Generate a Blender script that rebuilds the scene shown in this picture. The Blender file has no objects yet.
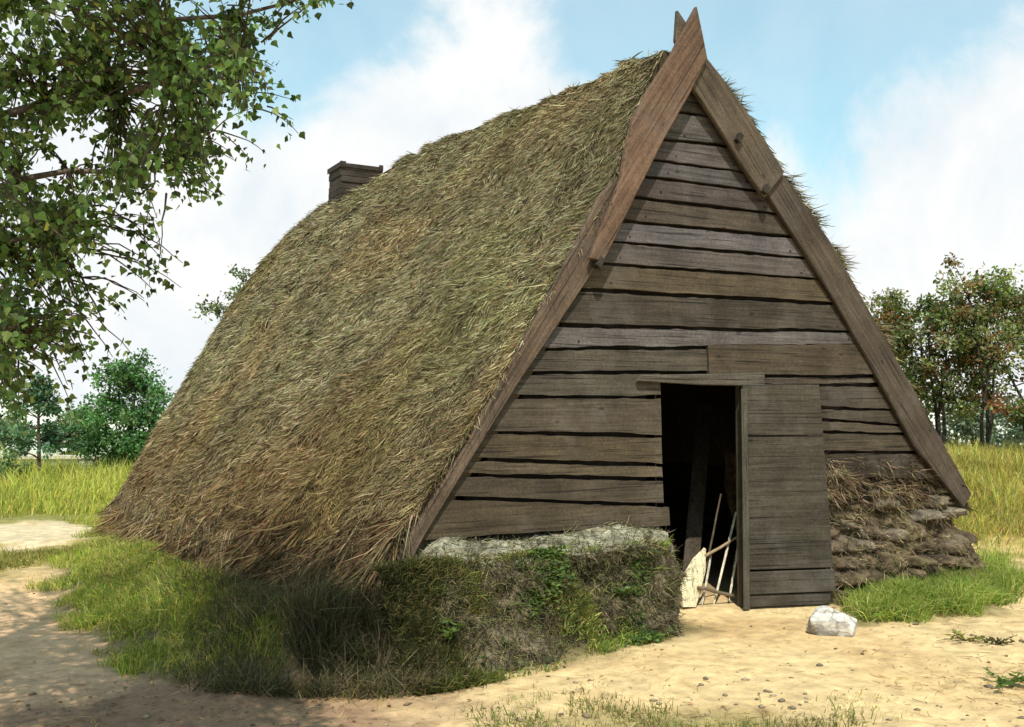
import bpy, math, random
import numpy as np
from mathutils import Vector, Matrix

random.seed(7)
R = np.random.default_rng(11)
scene = bpy.context.scene
COL = scene.collection
rad = math.radians

# ------------------------------------------------------------------ camera
F = 1015.0
YAW, PITCH = rad(29), math.atan(43 / 1015.0)
CAM = np.array([-4.918, -5.874, 1.5])
Hh = np.array([math.sin(YAW), math.cos(YAW), 0.0])
RIGHT = np.array([math.cos(YAW), -math.sin(YAW), 0.0])
FWD = Hh * math.cos(PITCH) + np.array([0, 0, math.sin(PITCH)])
UP = -Hh * math.sin(PITCH) + np.array([0, 0, math.cos(PITCH)])
cd = bpy.data.cameras.new('camera')
cd.sensor_width = 36.0
cd.lens = F / 1024 * 36.0
cd.clip_end = 2000
cam = bpy.data.objects.new('camera', cd)
COL.objects.link(cam)
cam.location = CAM
cam.rotation_euler = (rad(90) + PITCH, 0, -YAW)
scene.camera = cam


def ray(px, py):
    return FWD * F + RIGHT * (px - 512) + UP * (363.5 - py)


def G(px, py, y=0.0):
    """survey: point of a vertical plane parallel to the gable."""
    d = ray(px, py)
    return CAM + d * ((y - CAM[1]) / d[1])


def GX(px, py, x):
    d = ray(px, py)
    return CAM + d * ((x - CAM[0]) / d[0])


def GZ(px, py, z=0.0):
    d = ray(px, py)
    return CAM + d * ((z - CAM[2]) / d[2])


def AT(lat, dep, z=0.0):
    p = CAM + RIGHT * lat + Hh * dep
    return np.array([p[0], p[1], z])


def PXD(px, dep, z=0.0):
    return AT((px - 512) * dep / F, dep, z)


def latdep(x, y):
    dx, dy = x - CAM[0], y - CAM[1]
    return dx * RIGHT[0] + dy * RIGHT[1], dx * Hh[0] + dy * Hh[1]


# ------------------------------------------------------------------ noise
def _hash(ix, iy, iz, seed):
    n = (ix * 374761393 + iy * 668265263 + iz * 2147483647 + seed * 144269504) & 0xFFFFFFFF
    n = ((n ^ (n >> 13)) * 1274126177) & 0xFFFFFFFF
    n = ((n ^ (n >> 16)) * 2246822519) & 0xFFFFFFFF
    return ((n ^ (n >> 15)) & 0xFFFFFF) / float(0xFFFFFF)


def vnoise(x, y, z=0.0, seed=0):
    x, y, z = np.broadcast_arrays(np.asarray(x, float), np.asarray(y, float), np.asarray(z, float))
    x0, y0, z0 = np.floor(x), np.floor(y), np.floor(z)
    fx, fy, fz = x - x0, y - y0, z - z0
    fx, fy, fz = [t * t * (3 - 2 * t) for t in (fx, fy, fz)]
    x0, y0, z0 = x0.astype(np.int64), y0.astype(np.int64), z0.astype(np.int64)
    r = 0
    for a in (0, 1):
        for b in (0, 1):
            for c in (0, 1):
                w = (fx if a else 1 - fx) * (fy if b else 1 - fy) * (fz if c else 1 - fz)
                r = r + w * _hash(x0 + a, y0 + b, z0 + c, seed)
    return r * 2 - 1


def fbm(x, y, z=0.0, seed=0, o=4):
    r, a, f, t = 0, 1.0, 1.0, 0.0
    for k in range(o):
        r = r + a * vnoise(np.asarray(x) * f, np.asarray(y) * f, np.asarray(z) * f, seed + k)
        t += a
        a *= .5
        f *= 2.03
    return r / t * 1.6


def sstep(a, b, x):
    t = np.clip((np.asarray(x, float) - a) / (b - a), 0, 1)
    return t * t * (3 - 2 * t)


def sdf(x, y, poly):
    """signed distance, positive inside"""
    x = np.asarray(x, float); y = np.asarray(y, float)
    d = np.full(x.shape, 1e9)
    ins = np.zeros(x.shape, bool)
    n = len(poly)
    for i in range(n):
        ax, ay = poly[i]; bx, by = poly[(i + 1) % n]
        ex, ey = bx - ax, by - ay
        t = np.clip(((x - ax) * ex + (y - ay) * ey) / (ex * ex + ey * ey), 0, 1)
        d = np.minimum(d, np.hypot(x - ax - t * ex, y - ay - t * ey))
        c = ((ay > y) != (by > y))
        with np.errstate(divide='ignore', invalid='ignore'):
            xi = ax + (y - ay) / (by - ay + 1e-12) * ex
        ins ^= c & (x < xi)
    return np.where(ins, d, -d)


# ------------------------------------------------------------------ mesh building
class MB:
    def __init__(self):
        self.v, self.f, self.c, self.n = [], [], [], 0

    def add(self, verts, faces, col=(1, 1, 1)):
        verts = np.asarray(verts, float).reshape(-1, 3)
        col = np.asarray(col, float)
        if col.ndim == 1:
            col = np.repeat(col[None, :], len(verts), 0)
        self.v.append(verts); self.c.append(col)
        self.f.append((self.n, faces))
        self.n += len(verts)

    def box(self, a, b, col=(1, 1, 1), M=None):
        x0, y0, z0 = a; x1, y1, z1 = b
        v = np.array([(x0, y0, z0), (x1, y0, z0), (x1, y1, z0), (x0, y1, z0), (x0, y0, z1), (x1, y0, z1), (x1, y1, z1), (x0, y1, z1)], float)
        if M is not None:
            v = v @ np.array(M)[:3, :3].T + np.array(M)[:3, 3]
        self.add(v, [(0, 3, 2, 1), (4, 5, 6, 7), (0, 1, 5, 4), (1, 2, 6, 5), (2, 3, 7, 6), (3, 0, 4, 7)], col)

    def tube(self, pts, radii, sides=7, col=(1, 1, 1), cap=True):
        pts = np.asarray(pts, float)
        n = len(pts)
        t = np.gradient(pts, axis=0)
        t /= np.linalg.norm(t, axis=1)[:, None] + 1e-9
        ref = np.array([0.31, 0.2, 0.93]) if abs(t[0][2]) < .9 else np.array([1.0, .1, 0])
        V = []
        for i in range(n):
            s = np.cross(t[i], ref); s /= np.linalg.norm(s) + 1e-9
            u = np.cross(s, t[i])
            for k in range(sides):
                a = 2 * math.pi * k / sides
                V.append(pts[i] + radii[i] * (math.cos(a) * s + math.sin(a) * u))
        Fc = []
        for i in range(n - 1):
            for k in range(sides):
                k2 = (k + 1) % sides
                Fc.append((i * sides + k, i * sides + k2, (i + 1) * sides + k2, (i + 1) * sides + k))
        if cap:
            Fc.append(tuple(range(sides))[::-1])
            Fc.append(tuple((n - 1) * sides + k for k in range(sides)))
        self.add(V, Fc, col)

    def prism(self, poly, y0, y1, col=(1, 1, 1), bev=0.006):
        """polygon in (x, z), between planes y0 (front) and y1, front edge chamfered"""
        p = np.asarray(poly, float)
        ar = 0.5 * np.sum(p[:, 0] * np.roll(p[:, 1], -1) - np.roll(p[:, 0], -1) * p[:, 1])
        if ar < 0:
            p = p[::-1]
        c = p.mean(0)
        n = len(p)
        ins = []
        for i in range(n):
            e0 = p[i] - p[i - 1]; e1 = p[(i + 1) % n] - p[i]
            n0 = np.array([-e0[1], e0[0]]) / (np.linalg.norm(e0) + 1e-9); n1 = np.array([-e1[1], e1[0]]) / (np.linalg.norm(e1) + 1e-9)
            m = n0 + n1
            m /= max(np.linalg.norm(m), .3)
            ins.append(p[i] + m * bev)
        ins = np.array(ins)
        V = [(a, y0, b) for a, b in ins] + [(a, y0 + bev, b) for a, b in p] + [(a, y1, b) for a, b in p]
        Fc = [tuple(range(n))]
        for i in range(n):
            j = (i + 1) % n
            Fc.append((i, n + i, n + j, j)); Fc.append((n + i, 2 * n + i, 2 * n + j, n + j))
        Fc.append(tuple(2 * n + k for k in range(n))[::-1])
        self.add(V, Fc, col)

    def build(self, name, mat, parent=None, smooth=False):
        v = np.concatenate(self.v); c = np.concatenate(self.c)
        idx, tot = [], []
        for base, fs in self.f:
            if isinstance(fs, np.ndarray):
                idx.append((fs + base).ravel()); tot.append(np.full(len(fs), fs.shape[1]))
            else:
                for q in fs:
                    idx.append(np.array(q) + base); tot.append(np.array([len(q)]))
        idx = np.concatenate(idx).astype(np.int32); tot = np.concatenate(tot).astype(np.int32)
        me = bpy.data.meshes.new(name)
        me.vertices.add(len(v)); me.vertices.foreach_set('co', v.astype(np.float32).ravel())
        me.loops.add(len(idx)); me.loops.foreach_set('vertex_index', idx)
        me.polygons.add(len(tot))
        me.polygons.foreach_set('loop_start', np.concatenate([[0], np.cumsum(tot)[:-1]]).astype(np.int32))
        me.polygons.foreach_set('loop_total', tot)
        me.polygons.foreach_set('use_smooth', np.full(len(tot), bool(smooth)))
        at = me.color_attributes.new('tint', 'FLOAT_COLOR', 'POINT')
        at.data.foreach_set('color', np.concatenate([c, np.ones((len(c), 1))], 1).astype(np.float32).ravel())
        me.update(); me.validate()
        me.materials.append(mat)
        o = bpy.data.objects.new(name, me)
        COL.objects.link(o)
        if parent:
            o.parent = parent
        return o


def empty(name, loc, label, cat, group=None):
    o = bpy.data.objects.new(name, None)
    o.empty_display_size = .2
    COL.objects.link(o)
    o.location = loc
    return tag(o, label, cat, group)


def tag(o, label=None, cat=None, group=None, kind=None):
    if label: o['label'] = label
    if cat: o['category'] = cat
    if group: o['group'] = group
    if kind: o['kind'] = kind
    return o


def unit(a):
    return a / (np.linalg.norm(a, axis=-1, keepdims=True) + 1e-9)


def blades(mb, P, D, L, W, col, bend=.35, bdir=None):
    """bent tapering straws: base P, unit direction D, length L, width W"""
    n = len(P)
    L = np.broadcast_to(L, (n,))[:, None]; W = np.broadcast_to(W, (n,))[:, None]
    rv = R.normal(size=(n, 3))
    S = unit(np.cross(D, rv))
    if bdir is None:
        B = unit(np.cross(D, S)) * R.choice([-1, 1], (n, 1))
    else:
        B = np.broadcast_to(bdir, (n, 3))
    b = np.broadcast_to(bend, (n,))[:, None]
    mid = P + D * L * .55 + B * L * b * .25
    tip = P + D * L * (1 - .25 * b) + B * L * b
    V = np.stack([P - S * W * .5, P + S * W * .5, mid + S * W * .42, mid - S * W * .42, tip + S * W * .08, tip - S * W * .08], 1).reshape(-1, 3)
    i = np.arange(n)[:, None] * 6
    q = np.concatenate([i + np.array([[0, 1, 2, 3]]), i + np.array([[3, 2, 4, 5]])], 0)
    mb.add(V, q, np.repeat(col, 6, 0))


LEAF = {
    'birch': np.array([(0, 0), (.22, .5), (.42, .34), (.5, .12 + .26), (1.02, 0), (.42, -.34), (.22, -.5)]),
}


def leaves(mb, P, D, S, L, col, wid=.8, shape='oval'):
    """folded leaves: stalk end P, axis D, side S"""
    n = len(P)
    L = np.broadcast_to(L, (n,))[:, None]
    N = np.cross(D, S)
    if shape == 'birch':
        pr = [(0, 0, 0), (.18, .42, .06), (.38, .44, .07), (.66, .2, .03), (1.05, 0, -.06), (.66, -.2, .03), (.38, -.44, .07), (.18, -.42, .06)]
    else:
        pr = [(0, 0, 0), (.2, .26, .05), (.5, .36, .07), (.8, .2, .03), (1, 0, -.05), (.8, -.2, .03), (.5, -.36, .07), (.2, -.26, .05)]
    V = np.stack([P + D * L * a + S * L * (b * wid) + N * L * c for a, b, c in pr], 1).reshape(-1, 3)
    i = np.arange(n)[:, None] * 8
    q = np.concatenate([i + np.array([[0, 1, 2, 3]]), i + np.array([[0, 3, 4, 5]]), i + np.array([[0, 5, 6, 7]])], 0)
    mb.add(V, q, np.repeat(col, 8, 0))


def pick(cols, n, jit=.18, w=None):
    cols = np.array(cols, float)
    k = R.choice(len(cols), n, p=w)
    return np.clip(cols[k] * (1 + R.normal(0, jit, (n, 1))) * (1 + R.normal(0, jit * .25, (n, 3))), .004, .9)


# ------------------------------------------------------------------ materials
def new_mat(name):
    m = bpy.data.materials.new(name)
    m.use_nodes = True
    nt = m.node_tree
    for n in list(nt.nodes):
        nt.nodes.remove(n)
    out = nt.nodes.new('ShaderNodeOutputMaterial')
    b = nt.nodes.new('ShaderNodeBsdfPrincipled')
    nt.links.new(b.outputs[0], out.inputs[0])
    return m, nt, b, out


def N(nt, t, **k):
    n = nt.nodes.new(t)
    for a, v in k.items():
        if hasattr(n, a):
            setattr(n, a, v)
        else:
            n.inputs[a.replace('_', ' ')].default_value = v
    return n


def mat_tint(name, rough=.85, noise=0.0, nscale=(8, 8, 8), bump=0.0, bscale=30, transl=0.0, rot=(0, 0, 0), spec=.25, detail=6):
    m, nt, b, out = new_mat(name)
    at = N(nt, 'ShaderNodeAttribute', attribute_name='tint')
    b.inputs['Roughness'].default_value = rough
    b.inputs['Specular IOR Level'].default_value = spec
    colr = at.outputs['Color']
    tc = N(nt, 'ShaderNodeTexCoord')
    mp = N(nt, 'ShaderNodeMapping')
    mp.inputs['Scale'].default_value = nscale
    mr = N(nt, 'ShaderNodeMapping')
    mr.inputs['Rotation'].default_value = rot
    nt.links.new(tc.outputs['Object'], mr.inputs[0]); nt.links.new(mr.outputs[0], mp.inputs[0])
    nz = N(nt, 'ShaderNodeTexNoise', Scale=1.0, Detail=float(detail), Roughness=.65)
    nt.links.new(mp.outputs[0], nz.inputs['Vector'])
    if noise:
        rmp = N(nt, 'ShaderNodeMapRange')
        rmp.inputs['From Min'].default_value = .3; rmp.inputs['From Max'].default_value = .7
        rmp.inputs['To Min'].default_value = 1 - noise; rmp.inputs['To Max'].default_value = 1 + noise
        nt.links.new(nz.outputs[0], rmp.inputs[0])
        mx = N(nt, 'ShaderNodeVectorMath', operation='SCALE')
        nt.links.new(colr, mx.inputs[0]); nt.links.new(rmp.outputs[0], mx.inputs['Scale'])
        colr = mx.outputs[0]
    nt.links.new(colr, b.inputs['Base Color'])
    if bump:
        nb = N(nt, 'ShaderNodeTexNoise', Scale=float(bscale), Detail=6.0, Roughness=.7)
        nt.links.new(mp.outputs[0] if bscale < 0 else tc.outputs['Object'], nb.inputs['Vector'])
        if bscale < 0:
            nb.inputs['Scale'].default_value = 1.0
        bp = N(nt, 'ShaderNodeBump', Strength=bump, Distance=.02)
        nt.links.new(nb.outputs[0], bp.inputs['Height'])
        nt.links.new(bp.outputs[0], b.inputs['Normal'])
    if transl:
        tr = N(nt, 'ShaderNodeBsdfTranslucent')
        hs = N(nt, 'ShaderNodeVectorMath', operation='MULTIPLY')
        hs.inputs[1].default_value = (1.5, 1.6, .8)
        nt.links.new(colr, hs.inputs[0]); nt.links.new(hs.outputs[0], tr.inputs[0])
        ms = N(nt, 'ShaderNodeMixShader')
        ms.inputs[0].default_value = transl
        nt.links.new(b.outputs[0], ms.inputs[1]); nt.links.new(tr.outputs[0], ms.inputs[2])
        nt.links.new(ms.outputs[0], out.inputs[0])
    return m


def mat_wood(name, rot=(0, 0, 0), along=1.6, across=38, rough=.8):
    """weathered timber: tint attribute x long grain x broad stains, grain bump; grain runs along local x after rot"""
    m, nt, b, out = new_mat(name)
    at = N(nt, 'ShaderNodeAttribute', attribute_name='tint')
    tc = N(nt, 'ShaderNodeTexCoord')
    mr = N(nt, 'ShaderNodeMapping'); mr.inputs['Rotation'].default_value = rot
    mp = N(nt, 'ShaderNodeMapping'); mp.inputs['Scale'].default_value = (along, across, across)
    nt.links.new(tc.outputs['Object'], mr.inputs[0]); nt.links.new(mr.outputs[0], mp.inputs[0])
    g = N(nt, 'ShaderNodeTexNoise', Scale=1.0, Detail=8.0, Roughness=.7, Distortion=.35)
    nt.links.new(mp.outputs[0], g.inputs['Vector'])
    s = N(nt, 'ShaderNodeTexNoise', Scale=3.2, Detail=5.0, Roughness=.6)
    nt.links.new(mr.outputs[0], s.inputs['Vector'])
    sp = N(nt, 'ShaderNodeTexNoise', Scale=55.0, Detail=3.0, Roughness=.7)
    nt.links.new(mr.outputs[0], sp.inputs['Vector'])
    r1 = N(nt, 'ShaderNodeMapRange'); r1.inputs['From Min'].default_value = .28; r1.inputs['From Max'].default_value = .72; r1.inputs['To Min'].default_value = .5; r1.inputs['To Max'].default_value = 1.5
    r2 = N(nt, 'ShaderNodeMapRange'); r2.inputs['From Min'].default_value = .3; r2.inputs['From Max'].default_value = .7; r2.inputs['To Min'].default_value = .7; r2.inputs['To Max'].default_value = 1.3
    r3 = N(nt, 'ShaderNodeMapRange'); r3.inputs['From Min'].default_value = .3; r3.inputs['From Max'].default_value = .7; r3.inputs['To Min'].default_value = .72; r3.inputs['To Max'].default_value = 1.28
    for a, c in ((g, r1), (s, r2), (sp, r3)):
        nt.links.new(a.outputs[0], c.inputs[0])
    m1 = N(nt, 'ShaderNodeMath', operation='MULTIPLY'); nt.links.new(r1.outputs[0], m1.inputs[0]); nt.links.new(r2.outputs[0], m1.inputs[1])
    m2 = N(nt, 'ShaderNodeMath', operation='MULTIPLY'); nt.links.new(m1.outputs[0], m2.inputs[0]); nt.links.new(r3.outputs[0], m2.inputs[1])
    v = N(nt, 'ShaderNodeVectorMath', operation='SCALE')
    nt.links.new(at.outputs['Color'], v.inputs[0]); nt.links.new(m2.outputs[0], v.inputs['Scale'])
    # lichen / silvered patches
    s2 = N(nt, 'ShaderNodeTexNoise', Scale=1.7, Detail=7.0, Roughness=.7)
    nt.links.new(tc.outputs['Object'], s2.inputs['Vector'])
    r4 = N(nt, 'ShaderNodeMapRange'); r4.inputs['From Min'].default_value = .52; r4.inputs['From Max'].default_value = .72; r4.inputs['To Min'].default_value = 0; r4.inputs['To Max'].default_value = .45
    nt.links.new(s2.outputs[0], r4.inputs[0])
    mx = N(nt, 'ShaderNodeMix', data_type='RGBA')
    nt.links.new(r4.outputs[0], mx.inputs[0]); nt.links.new(v.outputs[0], mx.inputs[6])
    mx.inputs[7].default_value = (.14, .125, .115, 1)
    nt.links.new(mx.outputs[2], b.inputs['Base Color'])
    b.inputs['Roughness'].default_value = rough
    b.inputs['Specular IOR Level'].default_value = .2
    # drying cracks along the grain and scattered knots
    mc = N(nt, 'ShaderNodeMapping'); mc.inputs['Scale'].default_value = (along * .9, across * 2.1, across * 2.1)
    nt.links.new(mr.outputs[0], mc.inputs[0])
    ck = N(nt, 'ShaderNodeTexNoise', Scale=1.0, Detail=3.0, Roughness=.5, Distortion=.2)
    nt.links.new(mc.outputs[0], ck.inputs['Vector'])
    rc_ = N(nt, 'ShaderNodeMapRange'); rc_.inputs['From Min'].default_value = .34; rc_.inputs['From Max'].default_value = .41; rc_.inputs['To Min'].default_value = .32; rc_.inputs['To Max'].default_value = 1
    nt.links.new(ck.outputs[0], rc_.inputs[0])
    kn = N(nt, 'ShaderNodeTexVoronoi', Scale=4.3)
    mk = N(nt, 'ShaderNodeMapping'); mk.inputs['Scale'].default_value = (.7, 1, 1.6)
    nt.links.new(mr.outputs[0], mk.inputs[0]); nt.links.new(mk.outputs[0], kn.inputs['Vector'])
    rk = N(nt, 'ShaderNodeMapRange'); rk.inputs['From Min'].default_value = .05; rk.inputs['From Max'].default_value = .10; rk.inputs['To Min'].default_value = .45; rk.inputs['To Max'].default_value = 1
    nt.links.new(kn.outputs['Distance'], rk.inputs[0])
    m3 = N(nt, 'ShaderNodeMath', operation='MULTIPLY'); nt.links.new(rc_.outputs[0], m3.inputs[0]); nt.links.new(rk.outputs[0], m3.inputs[1])
    v2 = N(nt, 'ShaderNodeVectorMath', operation='SCALE')
    nt.links.new(mx.outputs[2], v2.inputs[0]); nt.links.new(m3.outputs[0], v2.inputs['Scale'])
    nt.links.new(v2.outputs[0], b.inputs['Base Color'])
    bp = N(nt, 'ShaderNodeBump', Strength=.8, Distance=.008)
    nt.links.new(g.outputs[0], bp.inputs['Height']); nt.links.new(bp.outputs[0], b.inputs['Normal'])
    return m


M_straw = mat_tint('thatch straw', .9)
M_wood = mat_wood('weathered board')
M_door = mat_wood('weathered door plank', rot=(0, 0, rad(18)))
M_bargeL = mat_wood('weathered verge board rising right', rot=(0, rad(55), 0))
M_bargeR = mat_wood('weathered verge board falling right', rot=(0, rad(-50), 0))
M_post = mat_wood('upright timber', rot=(0, rad(90), 0))
M_leaf = mat_tint('leaf', .6, transl=.4, spec=.35)
M_grass = mat_tint('grass blade', .75, transl=.3)
M_bark = mat_tint('bark', .9, noise=.5, nscale=(30, 30, 6), bump=.6, bscale=25)
M_turf = mat_tint('sod', .95, noise=.6, nscale=(14, 14, 14), bump=1.0, bscale=32)
M_stone = mat_tint('fieldstone', .85, noise=.3, nscale=(12, 12, 12), bump=.5, bscale=18)
M_ground = mat_tint('ground', .95, noise=.34, nscale=(9, 9, 9), bump=.8, bscale=16, detail=12)

# ------------------------------------------------------------------ ground plan
BANK = [(-3.95, 5.2), (-4.2, 3.6), (-4.2, 2.7), (-4.1, 1.06), (-3.92, .05), (-3.5, -.55), (-2.85, -.85), (-2.0, -.8), (-1.2, -.68), (-.38, -.48), (-.38, .25),
        (-2.5, .25), (-2.6, 8.6), (-3.5, 8.6), (-3.6, 6.2)]
RPATCH = [(.62, -.86), (1.1, -1.0), (1.55, -1.12), (2.0, -1.0), (2.6, -.62), (3.4, -.15), (4.0, .3), (3.2, .4), (1.2, -.1), (.95, -.45)]
FRONT = [(-3.0, -1.5), (-2.5, -1.55), (-1.95, -1.66), (-1.5, -1.95), (-1.1, -2.3), (-1.1, -3.6), (-4.2, -3.6), (-3.6, -2.2)]
HUT = [(-2.55, .12), (2.9, .12), (2.9, 8.3), (-2.55, 8.3)]


def height(x, y):
    x = np.asarray(x, float); y = np.asarray(y, float)
    lat, dep = latdep(x, y)
    h = .035 * fbm(x * .45, y * .45, 0, 3, 3) + .022 * fbm(x * 2.1, y * 2.1, 0, 9, 4)
    d = sdf(x, y, BANK)
    h = h * (1 - .6 * sstep(3.5, 1.0, np.hypot(x, y + .3)))
    h = h + sstep(0, .95, d) * (.3 - .22 * sstep(3, 8, y)) * sstep(-.1, .35, -x - .4 + .0)
    dr_ = sdf(x, y, RPATCH)
    h = h + .10 * sstep(0, .5, dr_)
    # low bank of the sandy track on the left
    h = h + .05 * sstep(6.1, 6.45, y + .25 * vnoise(x * 1.3, 0, 0, 5)) * sstep(-3.2, -4.0, x)
    # heath bank on the right behind the hut, falling away beyond its crest
    bankr = sstep(8.5, 15, dep) * sstep(3.0, 5.4, lat)
    h = h + .62 * bankr
    far = sstep(17.5, 40, dep) * sstep(2, 6, lat)
    h = h - 2.2 * far + .5 * fbm(x * .05, y * .05, 0, 21, 3) * sstep(20, 60, dep)
    din = sdf(x, y, HUT)
    return np.where(din > -.3, h * (1 - sstep(-.3, 0, din)), h)


def h1(x, y):
    return float(height(np.array([x]), np.array([y]))[0])


def axis(c, near, step, far):
    a = np.arange(-near, near + 1e-6, step)
    k = [near]
    s = step
    while k[-1] < far:
        s *= 1.13
        k.append(k[-1] + s)
    k = np.array(k[1:])
    return np.concatenate([-k[::-1], a, k]) + c


gx = axis(-1.2, 5.2, .06, 700)
gy = axis(1.2, 5.6, .06, 700)
X, Y = np.meshgrid(gx, gy)
Z = height(X, Y)
lat, dep = latdep(X, Y)
nA = fbm(X * .8, Y * .8, 0, 31, 4); nB = fbm(X * 3.5, Y * 3.5, 0, 41, 4); nC = fbm(X * 9, Y * 9, 0, 51, 3)


def mixc(a, b, t):
    return a * (1 - t[..., None]) + np.array(b) * t[..., None]


sand = np.array([.585, .43, .222]) * (1 + .10 * nA + .08 * nB + .06 * nC)[..., None]
sand = mixc(sand, (.54, .34, .2), .85 * sstep(-2.2, -4.2, X) * sstep(-3, 1.5, 3 - np.abs(Y)))
colr = mixc(sand, (.43, .28, .13), np.clip(.36 * sstep(.05, .6, nB) + .42 * sstep(.2, .7, nA), 0, 1))
dk = sdf(X, Y, BANK) + .10 * nB
colr = mixc(colr, (.10, .085, .035), sstep(-.12, .18, dk) * .92)
# leaf litter and darker earth around the front corner of the bank
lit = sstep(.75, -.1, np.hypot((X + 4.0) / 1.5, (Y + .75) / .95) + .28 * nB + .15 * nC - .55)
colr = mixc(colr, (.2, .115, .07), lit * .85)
dr = sdf(X, Y, RPATCH) + .12 * nB
colr = mixc(colr, (.16, .14, .05), sstep(-.1, .15, dr) * .9)
df = sdf(X, Y, FRONT) + .14 * nB
colr = mixc(colr, (.2, .17, .06), sstep(-.05, .3, df) * .8)
# left field: turf strip, sand strip, long grass
leftg = sstep(-2.6, -3.2, X) * sstep(3.7, 4.6, Y + .5 * nB + .3 * nC) * (1 - sstep(5.8, 6.5, Y + .5 * nB + .3 * nC))
colr = mixc(colr, (.22, .19, .05), leftg * .85)
strip = sstep(6.0, 6.5, Y + .55 * nB + .25 * nC) * (1 - sstep(7.9, 8.7, Y + .6 * nB + .3 * nC)) * sstep(-2.6, -3.2, X)
colr = mixc(colr, (.52, .43, .28), strip * .9)
field = sstep(8.1, 8.7, Y + .3 * nB)
colr = mixc(colr, (.2, .19, .05), field)
rg = sstep(3.3, 4.3, X + .5 * nB - .1 * (Y < 0)) * sstep(-.2, .6, Y + .4 * nB)
colr = mixc(colr, (.3, .23, .06), rg * .9)
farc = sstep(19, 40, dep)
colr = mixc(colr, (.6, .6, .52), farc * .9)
din = sdf(X, Y, HUT)
colr = mixc(colr, (.3, .22, .12), sstep(.25, .6, din))
ny, nx = X.shape
g = MB()
ii = np.arange(ny - 1)[:, None] * nx + np.arange(nx - 1)[None, :]
q = np.stack([ii, ii + 1, ii + nx + 1, ii + nx], -1).reshape(-1, 4)
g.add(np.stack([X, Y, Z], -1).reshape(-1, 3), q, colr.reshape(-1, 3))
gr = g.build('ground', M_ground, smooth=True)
tag(gr, kind='structure')

# ------------------------------------------------------------------ hut
hut = empty('turf_hut', (0, 0, 0), 'thatched A-frame turf hut with dark weatherboard gable and open plank door', 'hut')


def gz(px, py, y=0.0):
    p = G(px, py, y)
    return (p[0], p[2])


lz = np.array([gz(425, 540), gz(515, 390), gz(600, 262), gz(640, 180), gz(694, 91)])
rz_ = np.array([gz(960, 520), gz(912, 445), gz(835, 303), gz(765, 197), gz(694, 91)])


def xl(z):
    return np.interp(z, lz[:, 1], lz[:, 0])


def xr(z):
    return np.interp(z, rz_[:, 1], rz_[:, 0])


# gable boards: (left pixel, right pixel) of each lap line from the apex down
laps = [((679, 114), (714, 118)), ((664, 141), (733, 148)), ((653, 161), (750, 174)), ((645, 178), (762, 192)), ((633, 198), (788, 216)), ((624, 222), (797, 238)),
        ((613, 243), (810, 259)), ((604, 264), (822, 280)), ((575, 290), (835, 304)), ((560, 325), (850, 332)), ((547, 349), (862, 346))]
gw = MB()
WC = [(.115, .082, .05), (.10, .078, .055), (.125, .095, .06), (.095, .07, .045), (.12, .10, .08)]


def board(x0f, x1f, bot, top, seed, col, x0=None, x1=None, proud=0.0):
    """bot/top: functions z(x). Clapboard with wavy lower edge, proud at the bottom."""
    n = 90
    zb = 0.5 * (bot(0) + top(0))
    if x0 is None: x0 = float(xl(bot(-1))) - .1
    if x1 is None: x1 = float(xr(bot(1))) + .1
    V = []
    for i in range(n + 1):
        t = i / n
        x = x0 + (x1 - x0) * t
        b, tp = bot(x) + .013, top(x) - .013
        # clip to the gable slope
        w = .007 * float(vnoise(x * 2.3, seed * 3.1, 0, 5)) + .0042 * float(vnoise(x * 11, seed * 3.1, 0, 6))
        b += w
        tp += .006 * float(vnoise(x * 2.1, seed * 5.3 + 9, 0, 5)) + .005 * float(vnoise(x * 13, seed * 3.1, 0, 7))
        y = .004 * float(vnoise(x * 1.5, seed * 1.7, 0, 8)) - proud
        V += [(x, -.036 + y, b), (x, -.026 + y, tp), (x, .012 + y, tp), (x, .002 + y, b)]
    V = np.array(V)
    # cut slanted ends along the rafters
    for k in range(len(V)):
        z = V[k, 2]
        V[k, 0] = min(max(V[k, 0], float(xl(z)) - .09), float(xr(z)) + .09)
    Fc = []
    for i in range(n):
        a = i * 4; c = a + 4
        for k in range(4):
            k2 = (k + 1) % 4
            Fc.append((a + k, c + k, c + k2, a + k2))
    Fc += [(0, 1, 2, 3), (n * 4 + 3, n * 4 + 2, n * 4 + 1, n * 4)]
    gw.add(V, Fc, np.array(col) * np.array([.60, .59, .635]) * (1 + R.normal(0, .13)))


def zline(a, b):
    (xa, za), (xb, zb) = gz(*a), gz(*b)
    return lambda x: za + (zb - za) * (x - xa) / (xb - xa)


apexf = lambda x: 4.0
prev = apexf
cols_top = [(.10, .085, .065), (.115, .10, .085), (.105, .088, .075), (.125, .112, .10), (.105, .085, .07), (.105, .082, .055), (.14, .125, .115), (.125, .105, .085),
            (.105, .08, .045), (.10, .082, .055), (.125, .11, .095)]
lapf = [zline(a, b) for a, b in laps]
for i, f in enumerate(lapf):
    board(0, 0, f, prev if i else (lambda x: 3.9), i, cols_top[i])
    prev = f
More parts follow.
